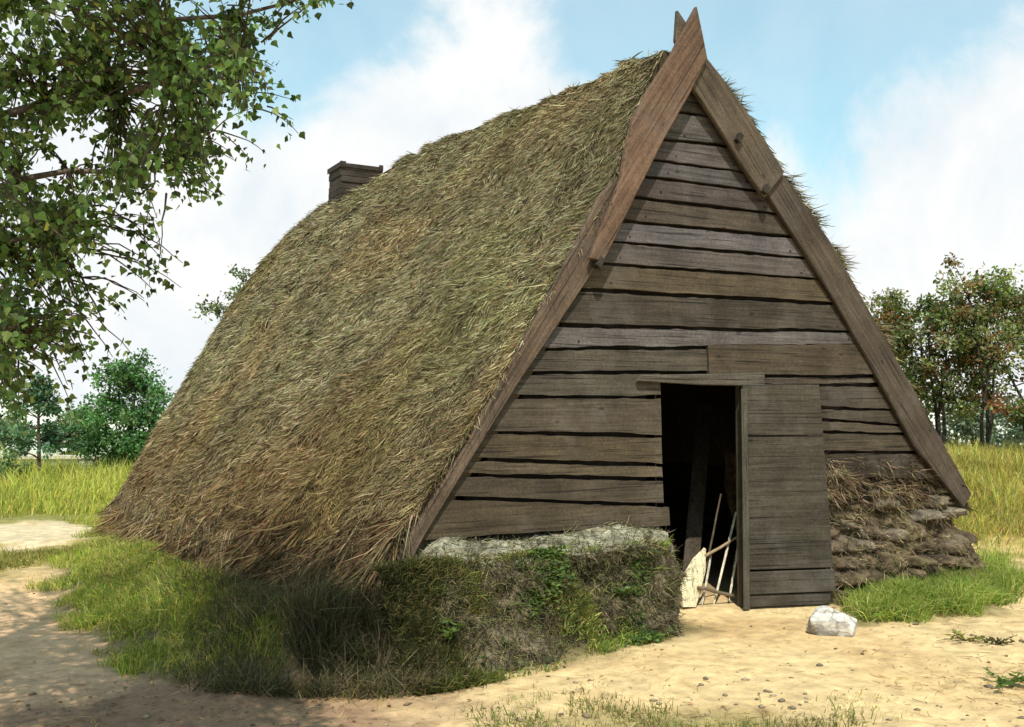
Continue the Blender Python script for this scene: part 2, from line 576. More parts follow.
# below: boards left of the doorway
xo0, xo1 = -.462, .29
l12 = zline((525, 373), (700, 372))
board(0, 0, l12, lapf[-1], 12, (.105, .088, .06), x1=gz(704, 360)[0])
lr = zline((705, 376), (868, 376))
board(0, 0, lr, lambda x: lapf[-1](x) + .03, 13, (.09, .068, .04), x0=gz(705, 360)[0], proud=.012)
left = [((512, 397), (655, 397)), ((488, 432), (655, 436)), ((472, 459), (657, 465)), ((462, 474), (658, 479)), ((448, 497), (660, 505)), ((425, 540), (668, 526))]
lc = [(.11, .095, .065), (.115, .092, .06), (.10, .076, .042), (.115, .088, .05), (.10, .078, .048), (.105, .08, .045)]
pv = l12
for i, (a, b) in enumerate(left):
    f = zline(a, b)
    board(0, 0, f, pv, 20 + i, lc[i], x1=xo0 + (.06 if i == 5 else .004 * i), proud=.014 if i == 5 else 0)
    pv = f
right = [((826, 385), (884, 385)), ((828, 408), (893, 410)), ((829, 420), (900, 425)), ((829, 432), (906, 434)), ((829, 452), (915, 452)), ((829, 478), (930, 480))]
rc = [(.085, .065, .04), (.088, .07, .045), (.1, .08, .05), (.095, .075, .045), (.09, .07, .042), (.07, .055, .035)]
pv = lr
for i, (a, b) in enumerate(right):
    f = zline(a, b)
    board(0, 0, f, pv, 30 + i, rc[i], x0=xo1 + .085)
    pv = f
# iron nail heads near the board ends
for f_ in lapf[1:]:
    for sx_0, fx_ in ((xl, .16), (xr, -.16)):
        z_ = float(f_(0)) + .045
        x_ = float(sx_0(z_)) + fx_ * (1 + .3 * R.normal())
        z_ = float(f_(x_)) + .04 + .02 * R.random()
        gw.box((x_ - .006, -.0385, z_ - .006), (x_ + .006, -.02, z_ + .006), (.02, .015, .012))
# near-black backing added so the lap shadows between boards read black
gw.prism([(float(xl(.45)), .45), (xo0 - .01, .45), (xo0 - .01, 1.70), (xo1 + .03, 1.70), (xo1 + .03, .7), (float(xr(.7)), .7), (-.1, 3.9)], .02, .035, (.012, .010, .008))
gw.build('gable_wall', M_wood, hut)

# lintel and jambs
lt = MB()
lt.prism([gz(637, 381, -.06), gz(641, 375, -.06), gz(700, 374, -.06), gz(764, 373, -.06), gz(764, 386, -.06), gz(700, 385, -.06)], -.072, -.04, (.085, .072, .055))
lt.build('lintel', M_wood, hut)
jp = MB(); jp.box((xo0 - .09, .02, 0), (xo0 - .002, .13, 1.72), (.05, .04, .028)); jp.build('door_post', M_post, hut)
jp = MB(); jp.box((xo1 + .012, -.012, 0), (xo1 + .075, .045, 1.70), (.06, .05, .035)); jp.build('door_post', M_post, hut)

# verge (barge) boards, in the gable plane
BL = (.115, .070, .045)


def barge(name, px, y0, y1, mat, col, label):
    m = MB()
    poly = [gz(a, b, y0) for a, b in px]
    m.prism(poly, y0, y1, col, bev=.008)
    o = m.build(name, mat, hut)
    o['label'] = label
    return o


barge('verge_board', [(697, 6), (703, 32), (708, 58), (690, 94), (664, 140), (636, 196), (604, 262), (590, 258), (607, 217), (622, 178), (626, 150), (634, 118), (650, 88), (672, 54), (686, 26)], -.152, -.115, M_bargeL, BL,
      'broad reddish left verge board with pointed horn at the ridge')
barge('verge_board', [(678, 10), (690, 27), (706, 56), (722, 76), (748, 112), (785, 172), (765, 198), (740, 162), (716, 122), (693, 88), (676, 40)], -.112, -.078, M_bargeR, (.082, .062, .042),
      'upper right verge board whose horn crosses behind the left one')
barge('verge_board', [(634, 160), (628, 205), (597, 266), (560, 322), (517, 386), (470, 462), (425, 536), (405, 574), (386, 570), (420, 520), (466, 446), (506, 372), (540, 310), (572, 252), (600, 196)], -.078, -.040, M_bargeL, (.10, .07, .048),
      'long lower left verge board half covered by straw')
barge('verge_board', [(776, 168), (790, 182), (830, 240), (885, 337), (930, 418), (972, 494), (964, 508), (915, 447), (875, 372), (835, 301), (795, 237), (766, 192)], -.075, -.039, M_bargeR, (.064, .048, .034),
      'lower right verge board running down to the turf wall')
# wooden pins
for (a, b, y) in ((736, 139, -.1), (763, 190, -.1), (597, 263, -.11)):
    p = G(a, b, y)
    m = MB(); m.box((-.02, -.05, -.035), (.02, .02, .035), (.03, .024, .018), Matrix.Translation(p) @ Matrix.Rotation(rad(35), 4, 'Y')); m.build('peg', M_wood, hut)

# ------------------------------------------------------------------ door
door_x, door_y = xo1 - .02, -.055
Dm = Matrix.Translation((door_x, door_y, 0)) @ Matrix.Rotation(rad(-18), 4, 'Z')
dm = MB()
Dn = np.array(Dm)


def dbox(x0, x1, z0, z1, y0, y1, col, x1b=None, x0b=None):
    """door plank in door space, its lower end may be wider"""
    x1b = x1 if x1b is None else x1b
    x0b = x0 if x0b is None else x0b
    m = MB()
    m.prism([(x0b, z0), (x1b, z0), (x1, z1), (x0, z1)], y0, y1, col, bev=.005)
    v = m.v[0]
    dm.add(v @ Dn[:3, :3].T + Dn[:3, 3], m.f[0][1], m.c[0])


DC = (.052, .044, .032)


def dw(z):
    return .62 + (1.66 - z) / 1.66 * .12


def plank(z0, z1, y0, y1, k=1.0, e=0.0):
    dbox(.0, dw(z1) + e, z0, z1, y0, y1, np.array(DC) * k, x1b=dw(z0) + e)


plank(1.445, 1.665, -.03, 0, 1.0)
plank(1.285, 1.443, -.031, 0, .97)
plank(.478, 1.275, -.0215, 0, .97, .003)
plank(.287, .477, -.022, 0, .96, .0)
plank(.108, .272, -.027, 0, 1.0, .006)
plank(.012, .098, -.012, 0, .8, -.03)
door = dm.build('door', M_door, hut)
bm_ = MB()
m = MB(); m.prism([(-.012, .0), (.042, .0), (.036, 1.63), (-.014, 1.63)], -.036, -.0312, (.066, .058, .043), bev=.004)
bm_.add(m.v[0] @ Dn[:3, :3].T + Dn[:3, 3], m.f[0][1], m.c[0])
bm_.build('batten', M_post, door)

# ------------------------------------------------------------------ thatch roof
def resample(P, n):
    P = np.asarray(P, float)
    d = np.concatenate([[0], np.cumsum(np.linalg.norm(np.diff(P, axis=0), axis=1))])
    # smooth spline-ish (Catmull-Rom by cubic on cumulative length)
    t = np.linspace(0, d[-1], n)
    lin = np.stack([np.interp(t, d, P[:, k]) for k in range(3)], 1)
    for _ in range(max(1, n // 14)):
        lin[1:-1] = .25 * lin[:-2] + .5 * lin[1:-1] + .25 * lin[2:]
    return lin


NS, NV = 90, 150
yv = -.035
front = [G(664, 50, yv), G(633, 121, yv), G(606, 206, yv), G(552, 289, yv), G(509, 366, yv), G(464, 440, yv), G(412, 517, yv), G(382, 566, yv), G(368, 596, yv)]
ridge = [front[0], GX(610, 73, -.1), GX(560, 99, -.1), GX(510, 116, -.1), GX(470, 131, -.1), GX(425, 151, -.1), GX(385, 172, -.12), G(345, 196, 8.0), G(318, 212, 8.55)]
rear = [ridge[-1], G(290, 233, 8.7), G(262, 262, 8.72), G(222, 320, 8.6), G(185, 382, 8.5), G(150, 440, 8.4), G(108, 516, 8.2)]
eave = [front[-1], np.array([-2.98, .75, .16]), np.array([-3.25, 2.0, .13]), np.array([-3.38, 4.0, .11]), np.array([-3.33, 6.0, .10]), rear[-1]]
Fc_, Rc_, Tc_, Ec_ = resample(front, NS), resample(rear, NS), resample(ridge, NV), resample(eave, NV)
s = np.linspace(0, 1, NS)[:, None, None]; v = np.linspace(0, 1, NV)[None, :, None]
P = (1 - v) * Fc_[:, None] + v * Rc_[:, None] + (1 - s) * Tc_[None] + s * Ec_[None] \
    - ((1 - s) * (1 - v) * Fc_[0] + (1 - s) * v * Rc_[0] + s * (1 - v) * Fc_[-1] + s * v * Rc_[-1])
nrm = np.cross(np.gradient(P, axis=1), np.gradient(P, axis=0))
nrm = unit(nrm)
if nrm[NS // 2, NV // 2, 0] > 0:
    nrm = -nrm
sv, vv = s[..., 0], v[..., 0]
sx = np.linspace(0, 1, NS)[:, None] * 4.8 + 0 * vv; vx = np.linspace(0, 1, NV)[None] * 8.6 + 0 * sv
edge = np.minimum(1, np.minimum(vv / .05, 1)) * np.minimum(1, (1 - vv) / .06) * np.minimum(1, sv / .03 + .6)
lump = .03 * np.exp(-sv / .05) * vnoise(vx * 1.7, 0, 0, 63) + .055 * fbm(sx * .9, vx * .9, 0, 61, 3) + .05 * fbm(sx * 2.2, vx * 3.4, 0, 71, 2) + .022 * fbm(sx * 5.5, vx * 6.5, 0, 73, 2)
P = P + nrm * ((.05 * np.sin(math.pi * np.clip(sv, 0, 1)) * np.sin(math.pi * vv) + lump) * edge)[..., None]
nrm = unit(np.cross(np.gradient(P, axis=1), np.gradient(P, axis=0)))
if nrm[NS // 2, NV // 2, 0] > 0:
    nrm = -nrm
down = unit(np.gradient(P, axis=0))
acrs = unit(np.gradient(P, axis=1))

th = MB()
iq = np.arange(NS - 1)[:, None] * NV + np.arange(NV - 1)[None]
quads = np.stack([iq, iq + 1, iq + NV + 1, iq + NV], -1).reshape(-1, 4)
th.add(P.reshape(-1, 3), quads, np.array([.032, .026, .015]))
# verge thickness, rear thickness and skirt down to the soil
sk = np.concatenate([P[-1], P[-1] * [1, 1, 0] + [.25, 0, -.15]])
k = np.arange(NV - 1)
th.add(sk, np.stack([k, k + 1, k + 1 + NV, k + NV], 1), np.array([.05, .04, .025]))
vg = np.concatenate([P[:, 0], P[:, 0] + [.16, .03, -.1]])
k = np.arange(NS - 1)
th.add(vg, np.stack([k, k + 1, k + 1 + NS, k + NS], 1), np.array([.08, .06, .035]))
vg = np.concatenate([P[:, -1], P[:, -1] + [.3, -.02, -.15]])
th.add(vg, np.stack([k, k + 1, k + 1 + NS, k + NS], 1), np.array([.08, .06, .035]))
# right-hand slope
fr = [front[0], G(708, 72, -.02), G(746, 109, -.02), G(782, 174, -.02), G(827, 240, -.02), G(883, 338, -.02), G(968, 496, -.02) + [.0, 0, -.1]]
er = [fr[-1] + [0, 0, -.35], np.array([3.35, 4, .1]), np.array([3.2, 8.3, 0])]
rr = [ridge[-1], np.array([1.5, 8.6, 2.3]), er[-1]]
F2, R2, E2 = resample(fr, NS), resample(rr, NS), resample(er, NV)
P2 = (1 - v) * F2[:, None] + v * R2[:, None] + (1 - s) * Tc_[None] + s * E2[None] - ((1 - s) * (1 - v) * F2[0] + (1 - s) * v * R2[0] + s * (1 - v) * E2[0] + s * v * R2[-1])
n2 = unit(np.cross(np.gradient(P2, axis=1), np.gradient(P2, axis=0)))
if n2[NS // 2, NV // 2, 0] < 0:
    n2 = -n2
P2 = P2 + n2 * (.05 * fbm(sx, vx, 0, 81, 3) * edge)[..., None]
th.add(P2.reshape(-1, 3), quads[:, ::-1], np.array([.085, .065, .04]))
vg = np.concatenate([P2[:, 0], P2[:, 0] + [-.12, .03, -.1]])
k = np.arange(NS - 1)
th.add(vg, np.stack([k, k + 1, k + 1 + NS, k + NS], 1), np.array([.06, .045, .03]))

SC = [(.37, .32, .20), (.25, .215, .12), (.18, .165, .065), (.22, .14, .075), (.09, .065, .04), (.31, .24, .135), (.12, .08, .045)]


def strands(Pg, Ng, Dg, Ag, n, sl, vl, L, W, jitter, lift, cw, dark=1.0, over=0.0):
    u = sl[0] + (sl[1] - sl[0]) * R.random(n); w = vl[0] + (vl[1] - vl[0]) * R.random(n)
    hole = fbm(u * 60, w * 108, 5.5, 107, 2) + .4 * fbm(u * 9, w * 16, 2.2, 108, 2)
    kp = (hole < .72) | (u < .03) | (w < .015)
    u, w = u[kp], w[kp]; n = len(u)
    i = np.clip((u * (NS - 1)).astype(int), 0, NS - 2); j = np.clip((w * (NV - 1)).astype(int), 0, NV - 2)
    fu = (u * (NS - 1) - i)[:, None]; fw = (w * (NV - 1) - j)[:, None]
    p = Pg[i, j] * (1 - fu) * (1 - fw) + Pg[i + 1, j] * fu * (1 - fw) + Pg[i, j + 1] * (1 - fu) * fw + Pg[i + 1, j + 1] * fu * fw
    nn, dd, aa = Ng[i, j], Dg[i, j], Ag[i, j]
    # clumps share a direction and a tone
    cl = fbm(u * 26, w * 46, 0, 91, 2)
    ang = R.normal(0, jitter, n) + .5 * cl
    lf = np.abs(R.normal(lift, lift * .8, n)) + .06 * np.clip(fbm(u * 40, w * 70, 0, 95, 2), 0, 1)
    d = unit(dd * np.cos(ang)[:, None] + aa * np.sin(ang)[:, None] + nn * lf[:, None])
    tone = fbm(u * 14, w * 26, 0, 97, 3)
    patch = fbm(u * 3.2, w * 5.2, 0, 99, 3)
    c = pick(SC, n, .22, cw)
    c = c * (1 + .3 * np.clip(tone, -.9, .9))[:, None]
    rust = sstep(.05, .7, patch)[:, None] * .3
    c = c * (1 - rust) + c * np.array([1.12, .82, .62]) * rust
    moss = sstep(.1, .7, fbm(u * 4.1, w * 7.2, 3.3, 103, 3))[:, None] * .28
    c = c * (1 - moss) + c * np.array([.82, .98, .62]) * moss
    # foot of the thatch: browner rotted straw, with some shade painted in
    rot_shade = sstep(.5, .95, u)[:, None] * .75
    c = c * (1 - rot_shade) + c * np.array([.72, .55, .44]) * rot_shade
    c = c * np.array([.90, .95, .93])
    blades(th, p + nn * .001, d, L * (.55 + .9 * R.random(n)), W * (.6 + .8 * R.random(n)), np.clip(c * dark, .01, .6), bend=R.normal(.15, .2, n), bdir=-nn * .15 + R.normal(0, .5, (n, 3)))


down2 = unit(np.gradient(P2, axis=0)); acr2 = unit(np.gradient(P2, axis=1))
W0 = [.2, .22, .2, .13, .1, .1, .05]
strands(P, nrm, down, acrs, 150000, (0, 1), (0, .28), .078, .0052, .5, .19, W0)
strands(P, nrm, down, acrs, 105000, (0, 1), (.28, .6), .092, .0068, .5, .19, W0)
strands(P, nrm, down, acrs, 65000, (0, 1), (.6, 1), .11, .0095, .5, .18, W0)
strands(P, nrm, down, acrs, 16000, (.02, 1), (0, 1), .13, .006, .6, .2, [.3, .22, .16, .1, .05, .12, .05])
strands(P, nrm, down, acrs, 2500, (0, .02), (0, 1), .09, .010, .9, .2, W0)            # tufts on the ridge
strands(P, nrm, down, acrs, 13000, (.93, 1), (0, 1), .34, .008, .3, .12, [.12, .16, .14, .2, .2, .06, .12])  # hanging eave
strands(P, nrm, down, acrs, 9000, (.86, 1), (0, .22), .36, .008, .35, .12, [.1, .14, .14, .2, .24, .06, .12], .8)  # front corner hangs darker, partly shade put into its colour
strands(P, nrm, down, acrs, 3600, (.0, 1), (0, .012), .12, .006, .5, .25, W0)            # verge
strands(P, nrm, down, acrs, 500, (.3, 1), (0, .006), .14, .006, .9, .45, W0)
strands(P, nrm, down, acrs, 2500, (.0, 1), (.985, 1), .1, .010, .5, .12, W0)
strands(P2, n2, down2, acr2, 14000, (0, 1), (0, 1), .16, .012, .4, .1, W0, .9)
for a_, b_ in ((.09, .17), (.30, .345), (.345, .40), (.44, .49), (.60, .63)):
    strands(P2, n2, down2, acr2, 420, (a_, b_), (0, .025), .13, .007, .7, .55, W0, .7)
strands(P2, n2, down2, acr2, 3500, (0, 1), (0, .02), .10, .007, .5, .12, W0, .75)
# ragged skirt of old straw and roots hanging from the eave to the soil
n = 15000
w_e = R.random(n) ** 1.25 * .98
ii_ = (w_e * (NV - 1)).astype(int)
p = P[-1, ii_] * .0 + P[(NS - 1 - R.integers(0, 9, n)), ii_] + R.normal(0, .03, (n, 3))
clm = fbm(w_e * 60, 0 * w_e, 0, 311, 3)
d = unit(np.stack([-.25 + R.normal(0, .16, n), -.12 + .25 * clm + R.normal(0, .12, n), -1 + 0 * w_e], 1))
blades(th, p, d, (.14 + .2 * R.random(n)) * (1 + .5 * clm), .006 + .003 * R.random(n), pick([(.13, .085, .05), (.09, .065, .04), (.2, .15, .085), (.06, .045, .03), (.26, .21, .13), (.13, .12, .05)], n, .22), bend=.15)
roof = th.build('thatch_roof', M_straw, hut)

# chimney: small tarred board flue astride the ridge
cy = 7.2
c0 = G(341, 163, cy)
cw, cd_ = .60, .50
chx = c0[0]
m = MB()
zc = 3.2
while zc < c0[2] - .03:
    ht = min(.085, c0[2] - zc)
    e_ = R.normal(0, .006, 4)
    k_ = 1 + R.normal(0, .22)
    m.box((chx + e_[0], cy + e_[1], zc), (chx + cw + e_[2], cy + cd_ + e_[3], zc + ht - .008), np.array([.04, .03, .022]) * k_)
    m.box((chx + .015, cy + .015, zc + ht - .0085), (chx + cw - .015, cy + cd_ - .015, zc + ht + .0005), (.015, .012, .01))
    zc += .085
chim = m.build('chimney', M_wood, hut)
m = MB()
zt = c0[2]
m.box((chx - .012, cy - .012, zt - .05), (chx + .07, cy - .001, zt + .03), (.035, .028, .02)); m.box((chx + .07, cy - .010, zt - .045), (chx + cw - .05, cy - .001, zt + .008), (.04, .03, .022))
m.box((chx - .014, cy - .001, zt - .05), (chx - .003, cy + cd_ + .03, zt + .018), (.045, .034, .024)); m.box((chx + cw - .05, cy - .011, zt - .045), (chx + cw + .01, cy - .002, zt + .035), (.035, .028, .02))
m.build('collar', M_wood, chim)

# rear gable, dark inside
m = MB()
m.prism([(-3.0, -.1), (3.0, -.1), (-.08, 4.3)], 8.0, 8.06, (.06, .045, .03))
m.build('rear_wall', M_wood, hut)
m = MB()
m.box((-2.5, .25, -.1), (-2.3, 8.0, .75), (.07, .055, .035)); m.build('side_wall', M_turf, hut)
m = MB(); m.box((2.3, .92, -.1), (2.55, 8.0, .85), (.07, .055, .035))
m.build('side_wall', M_turf, hut)
# inner partition of upright poles seen through the doorway
m = MB()
for i in range(14):
    x = -.95 + i * .055
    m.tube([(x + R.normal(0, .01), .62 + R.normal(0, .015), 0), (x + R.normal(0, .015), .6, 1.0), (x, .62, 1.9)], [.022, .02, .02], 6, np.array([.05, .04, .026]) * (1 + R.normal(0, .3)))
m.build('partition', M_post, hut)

# ------------------------------------------------------------------ turf walls (parts of the hut)
def lumpy_box(nx_, ny_, nz_, fn):
    """closed box surface of unit coords mapped through fn(u, v, w) -> xyz"""
    faces = []
    mb = MB()
    def sheet(A, B, const, val, flip, na, nb):
        a = np.linspace(0, 1, na); b = np.linspace(0, 1, nb)
        AA, BB = np.meshgrid(a, b)
        d = {A: AA.ravel(), B: BB.ravel(), const: np.full(AA.size, float(val))}
        pts, col = fn(d['u'], d['v'], d['w'])
        i = np.arange(nb - 1)[:, None] * na + np.arange(na - 1)[None]
        qd = np.stack([i, i + 1, i + na + 1, i + na], -1).reshape(-1, 4)
        mb.add(pts, qd[:, ::-1] if flip else qd, col)
    sheet('u', 'w', 'v', 0, False, nx_, nz_)
    sheet('u', 'w', 'v', 1, True, nx_, nz_)
    sheet('v', 'w', 'u', 0, True, ny_, nz_)
    sheet('v', 'w', 'u', 1, False, ny_, nz_)
    sheet('u', 'v', 'w', 1, False, nx_, ny_)
    return mb


def turf_left(u, v, w):
    basey = -.86 + .42 * sstep(.1, 1, u)
    topy = -.40 + .10 * u
    yf = basey + (topy - basey) * np.power(w, .75)
    y = yf + (.03 - yf) * v
    # right end cut square to the doorway, left end slumping under the thatch
    x1 = -.40 - .62 * np.clip(-y, 0, 1)
    x0 = -2.62 - .3 * (1 - w) ** 1.2 * (1 - v)
    x = x0 + (x1 - x0) * u
    z = w * (.585 + .075 * sstep(.2, .95, v) + .012 * np.sin(u * 9) + .02 * fbm(x * 3, y * 3, 0, 131, 2)) * (.42 + .58 * sstep(0, .2, u))
    r = .05 * (np.abs(u - .5) * 2) ** 12 + .03 * (1 - v) * w ** 8
    z = z - r * w
    k = fbm(x * 3.2, y * 3.2, z * 5, 141, 4)
    k2 = fbm(x * 9, y * 9, z * 12, 143, 3)
    on = (1 - v) ** .5
    y = y - (.10 * k + .035 * k2) * on * (w > .01)
    x = x + (.02 * k2 + .025 * k) * (u > .97)
    z = z + .011 * k2 * w
    c = np.array([.115, .092, .058]) * (1 + .5 * k[:, None] + .4 * k2[:, None])
    top = sstep(.9, 1, w)[:, None]
    c = c * (1 - top) + np.array([.25, .24, .175]) * (1 + .5 * k2[:, None]) * top
    return np.stack([x, y, z], -1), np.clip(c, .012, .6)


mb = lumpy_box(150, 24, 44, turf_left)
# dry roots and moss tufts hanging on the face
n = 9000
u, w = R.random(n), R.random(n) ** .8
p, c = turf_left(u, np.zeros(n), w)
d = unit(np.stack([R.normal(0, .5, n), -np.abs(R.normal(.6, .4, n)), R.normal(-.1, .6, n)], 1))
blades(mb, p, d, .05 + .06 * R.random(n), .005, pick([(.12, .09, .05), (.2, .17, .09), (.07, .06, .035), (.13, .14, .05)], n), bend=.4)
n = 1500
u, vv_ = R.random(n), R.random(n)
p, c = turf_left(u, vv_ * .9, np.ones(n))
d = unit(np.stack([R.normal(0, .8, n), R.normal(-.4, .6, n), np.abs(R.normal(.2, .2, n))], 1))
blades(mb, p, d, .04 + .06 * R.random(n), .006, pick([(.3, .26, .16), (.2, .17, .1), (.14, .14, .06)], n), bend=.3)
tw = mb.build('turf_wall', M_turf, hut, smooth=True)
tw['label'] = 'low weedy turf wall in front of the gable left of the doorway'


def turf_right(u, v, w):
    x = 1.0 + (np.interp(w, [0, .5, 1], [2.80, 2.72, 2.34]) - 1.0) * u
    y = .085 - .30 * sstep(.75, .0, w) + v * .9
    z = w * (1.14 - .02 * sstep(.55, 1, u)) - .03
    lay = z * 8.5 + .9 * vnoise(x * 1.6, 0, 0, 151) + .3 * vnoise(x * 6, z * 6, 0, 152)
    li = np.floor(lay); lf = lay - li
    blk = vnoise(x * (3.4) + li * 7.3, li * 3.7, 0, 153)
    bx = x * (3.6 + .5 * np.sin(li * 2.1)) + li * .43 + .35 * vnoise(x * 3, z * 3, 0, 159)
    bf = bx - np.floor(bx)
    blk = _hash(np.floor(bx).astype(np.int64), li.astype(np.int64), 0 * li.astype(np.int64), 77) * 2 - 1
    k = fbm(x * 4, y * 4, z * 8, 155, 3)
    k2 = fbm(x * 14, y * 14, z * 18, 157, 3)
    low = sstep(1.02, .8, w)
    round_ = (1 - (2 * lf - 1) ** 4) * (1 - (2 * bf - 1) ** 6 * low)
    dsp = (.03 + .10 * low) * (round_ * (.6 + .7 * blk)) + .035 * k + .028 * k2
    on = np.where(v < .5, 1, .2)
    y = y - dsp * on
    x = x + dsp * .9 * (u > .985)
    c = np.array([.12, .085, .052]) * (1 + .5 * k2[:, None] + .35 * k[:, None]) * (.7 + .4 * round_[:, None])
    pale = (sstep(0, .6, blk) * low * sstep(.25, .5, w))[:, None] * .55
    c = c * (1 - pale) + np.array([.29, .25, .19]) * (1 + .3 * k2[:, None]) * pale
    green = (sstep(.1, .7, k) * .4)[:, None]
    c = c * (1 - green) + np.array([.14, .13, .045]) * green
    return np.stack([x, y, z], -1), np.clip(c * .8, .012, .6)


mb = lumpy_box(170, 60, 110, turf_right)
n = 4200
u, w = R.random(n), .15 + .85 * R.random(n)
p, c = turf_right(u, np.zeros(n), w)
d = unit(np.stack([R.normal(0, .9, n), -np.abs(R.normal(.5, .3, n)), R.normal(-.35, .5, n)], 1))
blades(mb, p, d, .04 + .07 * R.random(n), .005, pick([(.2, .14, .08), (.33, .25, .15), (.1, .075, .045), (.16, .15, .06)], n), bend=.4)
# matted straw hanging over the top edge beside the door
n = 2000
u = R.random(n) ** 1.1 * .98
p, c = turf_right(u, np.full(n, .0), .68 + .32 * R.random(n))
d = unit(np.stack([R.normal(.25, .7, n), -np.abs(R.normal(.5, .2, n)), R.normal(-.5, .35, n)], 1))
blades(mb, p + [0, -.01, 0], d, .08 + .12 * R.random(n), .006, pick([(.28, .19, .12), (.2, .13, .08), (.2, .18, .08), (.12, .085, .05)], n), bend=.3)
tw2 = mb.build('turf_wall', M_turf, hut, smooth=True)
tw2['label'] = 'rough layered sod wall right of the door'

# ------------------------------------------------------------------ things in and by the doorway
def bar(m, a, b, r0, r1, col, sides=8, nseg=6, wob=.004):
    a, b = np.array(a), np.array(b)
    t = np.linspace(0, 1, nseg)[:, None]
    p = a + (b - a) * t
    p[1:-1] += R.normal(0, wob, (nseg - 2, 3))
    m.tube(p, np.linspace(r0, r1, nseg), sides, col)


M_pale = mat_wood('peeled pale wood', rot=(0, rad(80), 0))
rk0 = G(700, 604, .2)
rack = empty('wooden_rack', (0.0, .2, 0), 'small rack of pale pointed rods and two dark crossbars leaning in the doorway', 'rack')
rack.location = (0, 0, 0)
for (a, b, y0, y1, r) in (((702, 606), (711, 555), .16, .24, .009), ((713.5, 606), (736, 512), .16, .30, .0095), ((729, 601), (740, 535), .14, .25, .009)):
    m = MB(); A_, B_ = G(*a, y0), G(*b, y1)
    t = np.linspace(0, 1, 7)[:, None]
    m.tube(A_ + (B_ - A_) * t, [.004, r, r, r, r, r, r * .8], 8, (.62, .56, .44)); m.build('rod', M_pale, rack)
m = MB(); bar(m, G(698, 588, .145), G(742, 597, .13), .014, .013, (.16, .12, .075)); m.build('crossbar', M_bark, rack)
m = MB(); bar(m, G(705, 556, .215), G(741, 535, .235), .012, .009, (.3, .22, .13)); m.build('crossbar', M_bark, rack)
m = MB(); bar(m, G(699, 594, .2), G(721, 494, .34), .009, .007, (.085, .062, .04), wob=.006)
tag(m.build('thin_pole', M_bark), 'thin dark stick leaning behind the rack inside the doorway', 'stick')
m = MB()
y0, y1 = .40, 1.3
A_, B_, C_, D_ = G(682, 607, y0), G(695.5, 607, y0), G(713, 405, y1), G(700, 405, y1)
off = np.array([0, .03, .012])
V = []
for t in np.linspace(0, 1, 9):
    l = A_ + (D_ - A_) * t; r_ = B_ + (C_ - B_) * t
    wv = R.normal(0, .003)
    V += [l + [wv, 0, 0], r_ + [wv, 0, 0], r_ + off, l + off]
Fq = []
for i in range(8):
    a = i * 4
    for k in range(4):
        k2 = (k + 1) % 4
        Fq.append((a + k, a + k2, a + 4 + k2, a + 4 + k))
Fq += [(3, 2, 1, 0), (32, 33, 34, 35)]
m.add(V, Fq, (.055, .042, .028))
tag(m.build('plank', M_pale), 'tall dark plank leaning in shadow above its painted sunlit foot in the doorway', 'plank')
pv_ = [(683, 607), (682, 590), (686.5, 574), (695, 560), (706, 549), (705.5, 572), (700, 592), (696, 607)]  # outline of the plank's sunlit foot, its sunlight painted as pale colour
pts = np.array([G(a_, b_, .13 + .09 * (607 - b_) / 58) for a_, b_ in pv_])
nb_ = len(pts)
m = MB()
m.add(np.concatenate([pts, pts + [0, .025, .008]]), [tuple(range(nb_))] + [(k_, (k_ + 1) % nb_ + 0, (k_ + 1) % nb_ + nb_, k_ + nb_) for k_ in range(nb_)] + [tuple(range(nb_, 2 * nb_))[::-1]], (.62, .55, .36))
tag(m.build('plank_sunlit_foot', M_pale), 'sunlit foot of the leaning plank, painted pale, low at the left of the doorway beside the rack', 'board')

# stone by the door
sp = GZ(833, 633, .0)
m = MB()
nu, nv_ = 90, 50
th_, ph_ = np.meshgrid(np.linspace(0, 2 * math.pi, nu, endpoint=False), np.linspace(0.02, math.pi - .02, nv_))
d = np.stack([np.sin(ph_) * np.cos(th_), np.sin(ph_) * np.sin(th_), np.cos(ph_)], -1).reshape(-1, 3)
rr_ = 1 + .16 * fbm(d[:, 0] * 1.3 + 5, d[:, 1] * 1.3, d[:, 2] * 1.3, 163, 2) + .05 * fbm(d[:, 0] * 4, d[:, 1] * 4, d[:, 2] * 4, 165, 3)
# flat facets, as a broken boulder has
for fd, lim in (((-.4, -.75, .55), .8), ((.55, -.5, .55), .86), ((-.1, -.95, -.2), .72), ((.2, .1, 1), .8), ((.9, -.3, .1), .88)):
    fd = np.array(fd) / np.linalg.norm(fd)
    dd = d @ fd
    rr_ = np.where(dd > .05, np.minimum(rr_, lim / np.maximum(dd, .05)), rr_)
p = d * rr_[:, None] * np.array([.165, .125, .115])
Rm = np.array(Matrix.Rotation(-YAW - rad(4), 3, 'Z') @ Matrix.Rotation(rad(16), 3, 'Y'))
p = p @ Rm.T
i = np.arange(nv_ - 1)[:, None] * nu + np.arange(nu)[None]; j = np.arange(nv_ - 1)[:, None] * nu + (np.arange(nu)[None] + 1) % nu
kk = fbm(d[:, 0] * 3, d[:, 1] * 3, d[:, 2] * 3, 167, 3)
cc = np.array([.50, .48, .44]) * (1 + .2 * kk)[:, None]
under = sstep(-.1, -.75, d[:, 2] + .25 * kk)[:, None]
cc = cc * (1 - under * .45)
crk = np.exp(-(fbm(d[:, 0] * 1.6 + 3, d[:, 1] * 1.6, d[:, 2] * 1.6, 169, 3) / .10) ** 2)[:, None] * .8
cc = cc * (1 - crk) + np.array([.13, .09, .06]) * crk
cc = cc * (1 + .25 * fbm(d[:, 0] * 8, d[:, 1] * 8, d[:, 2] * 8, 171, 2))[:, None]
m.add(p + sp + [0, 0, .06], np.stack([j, i, i + nu, j + nu], -1).reshape(-1, 4), cc)
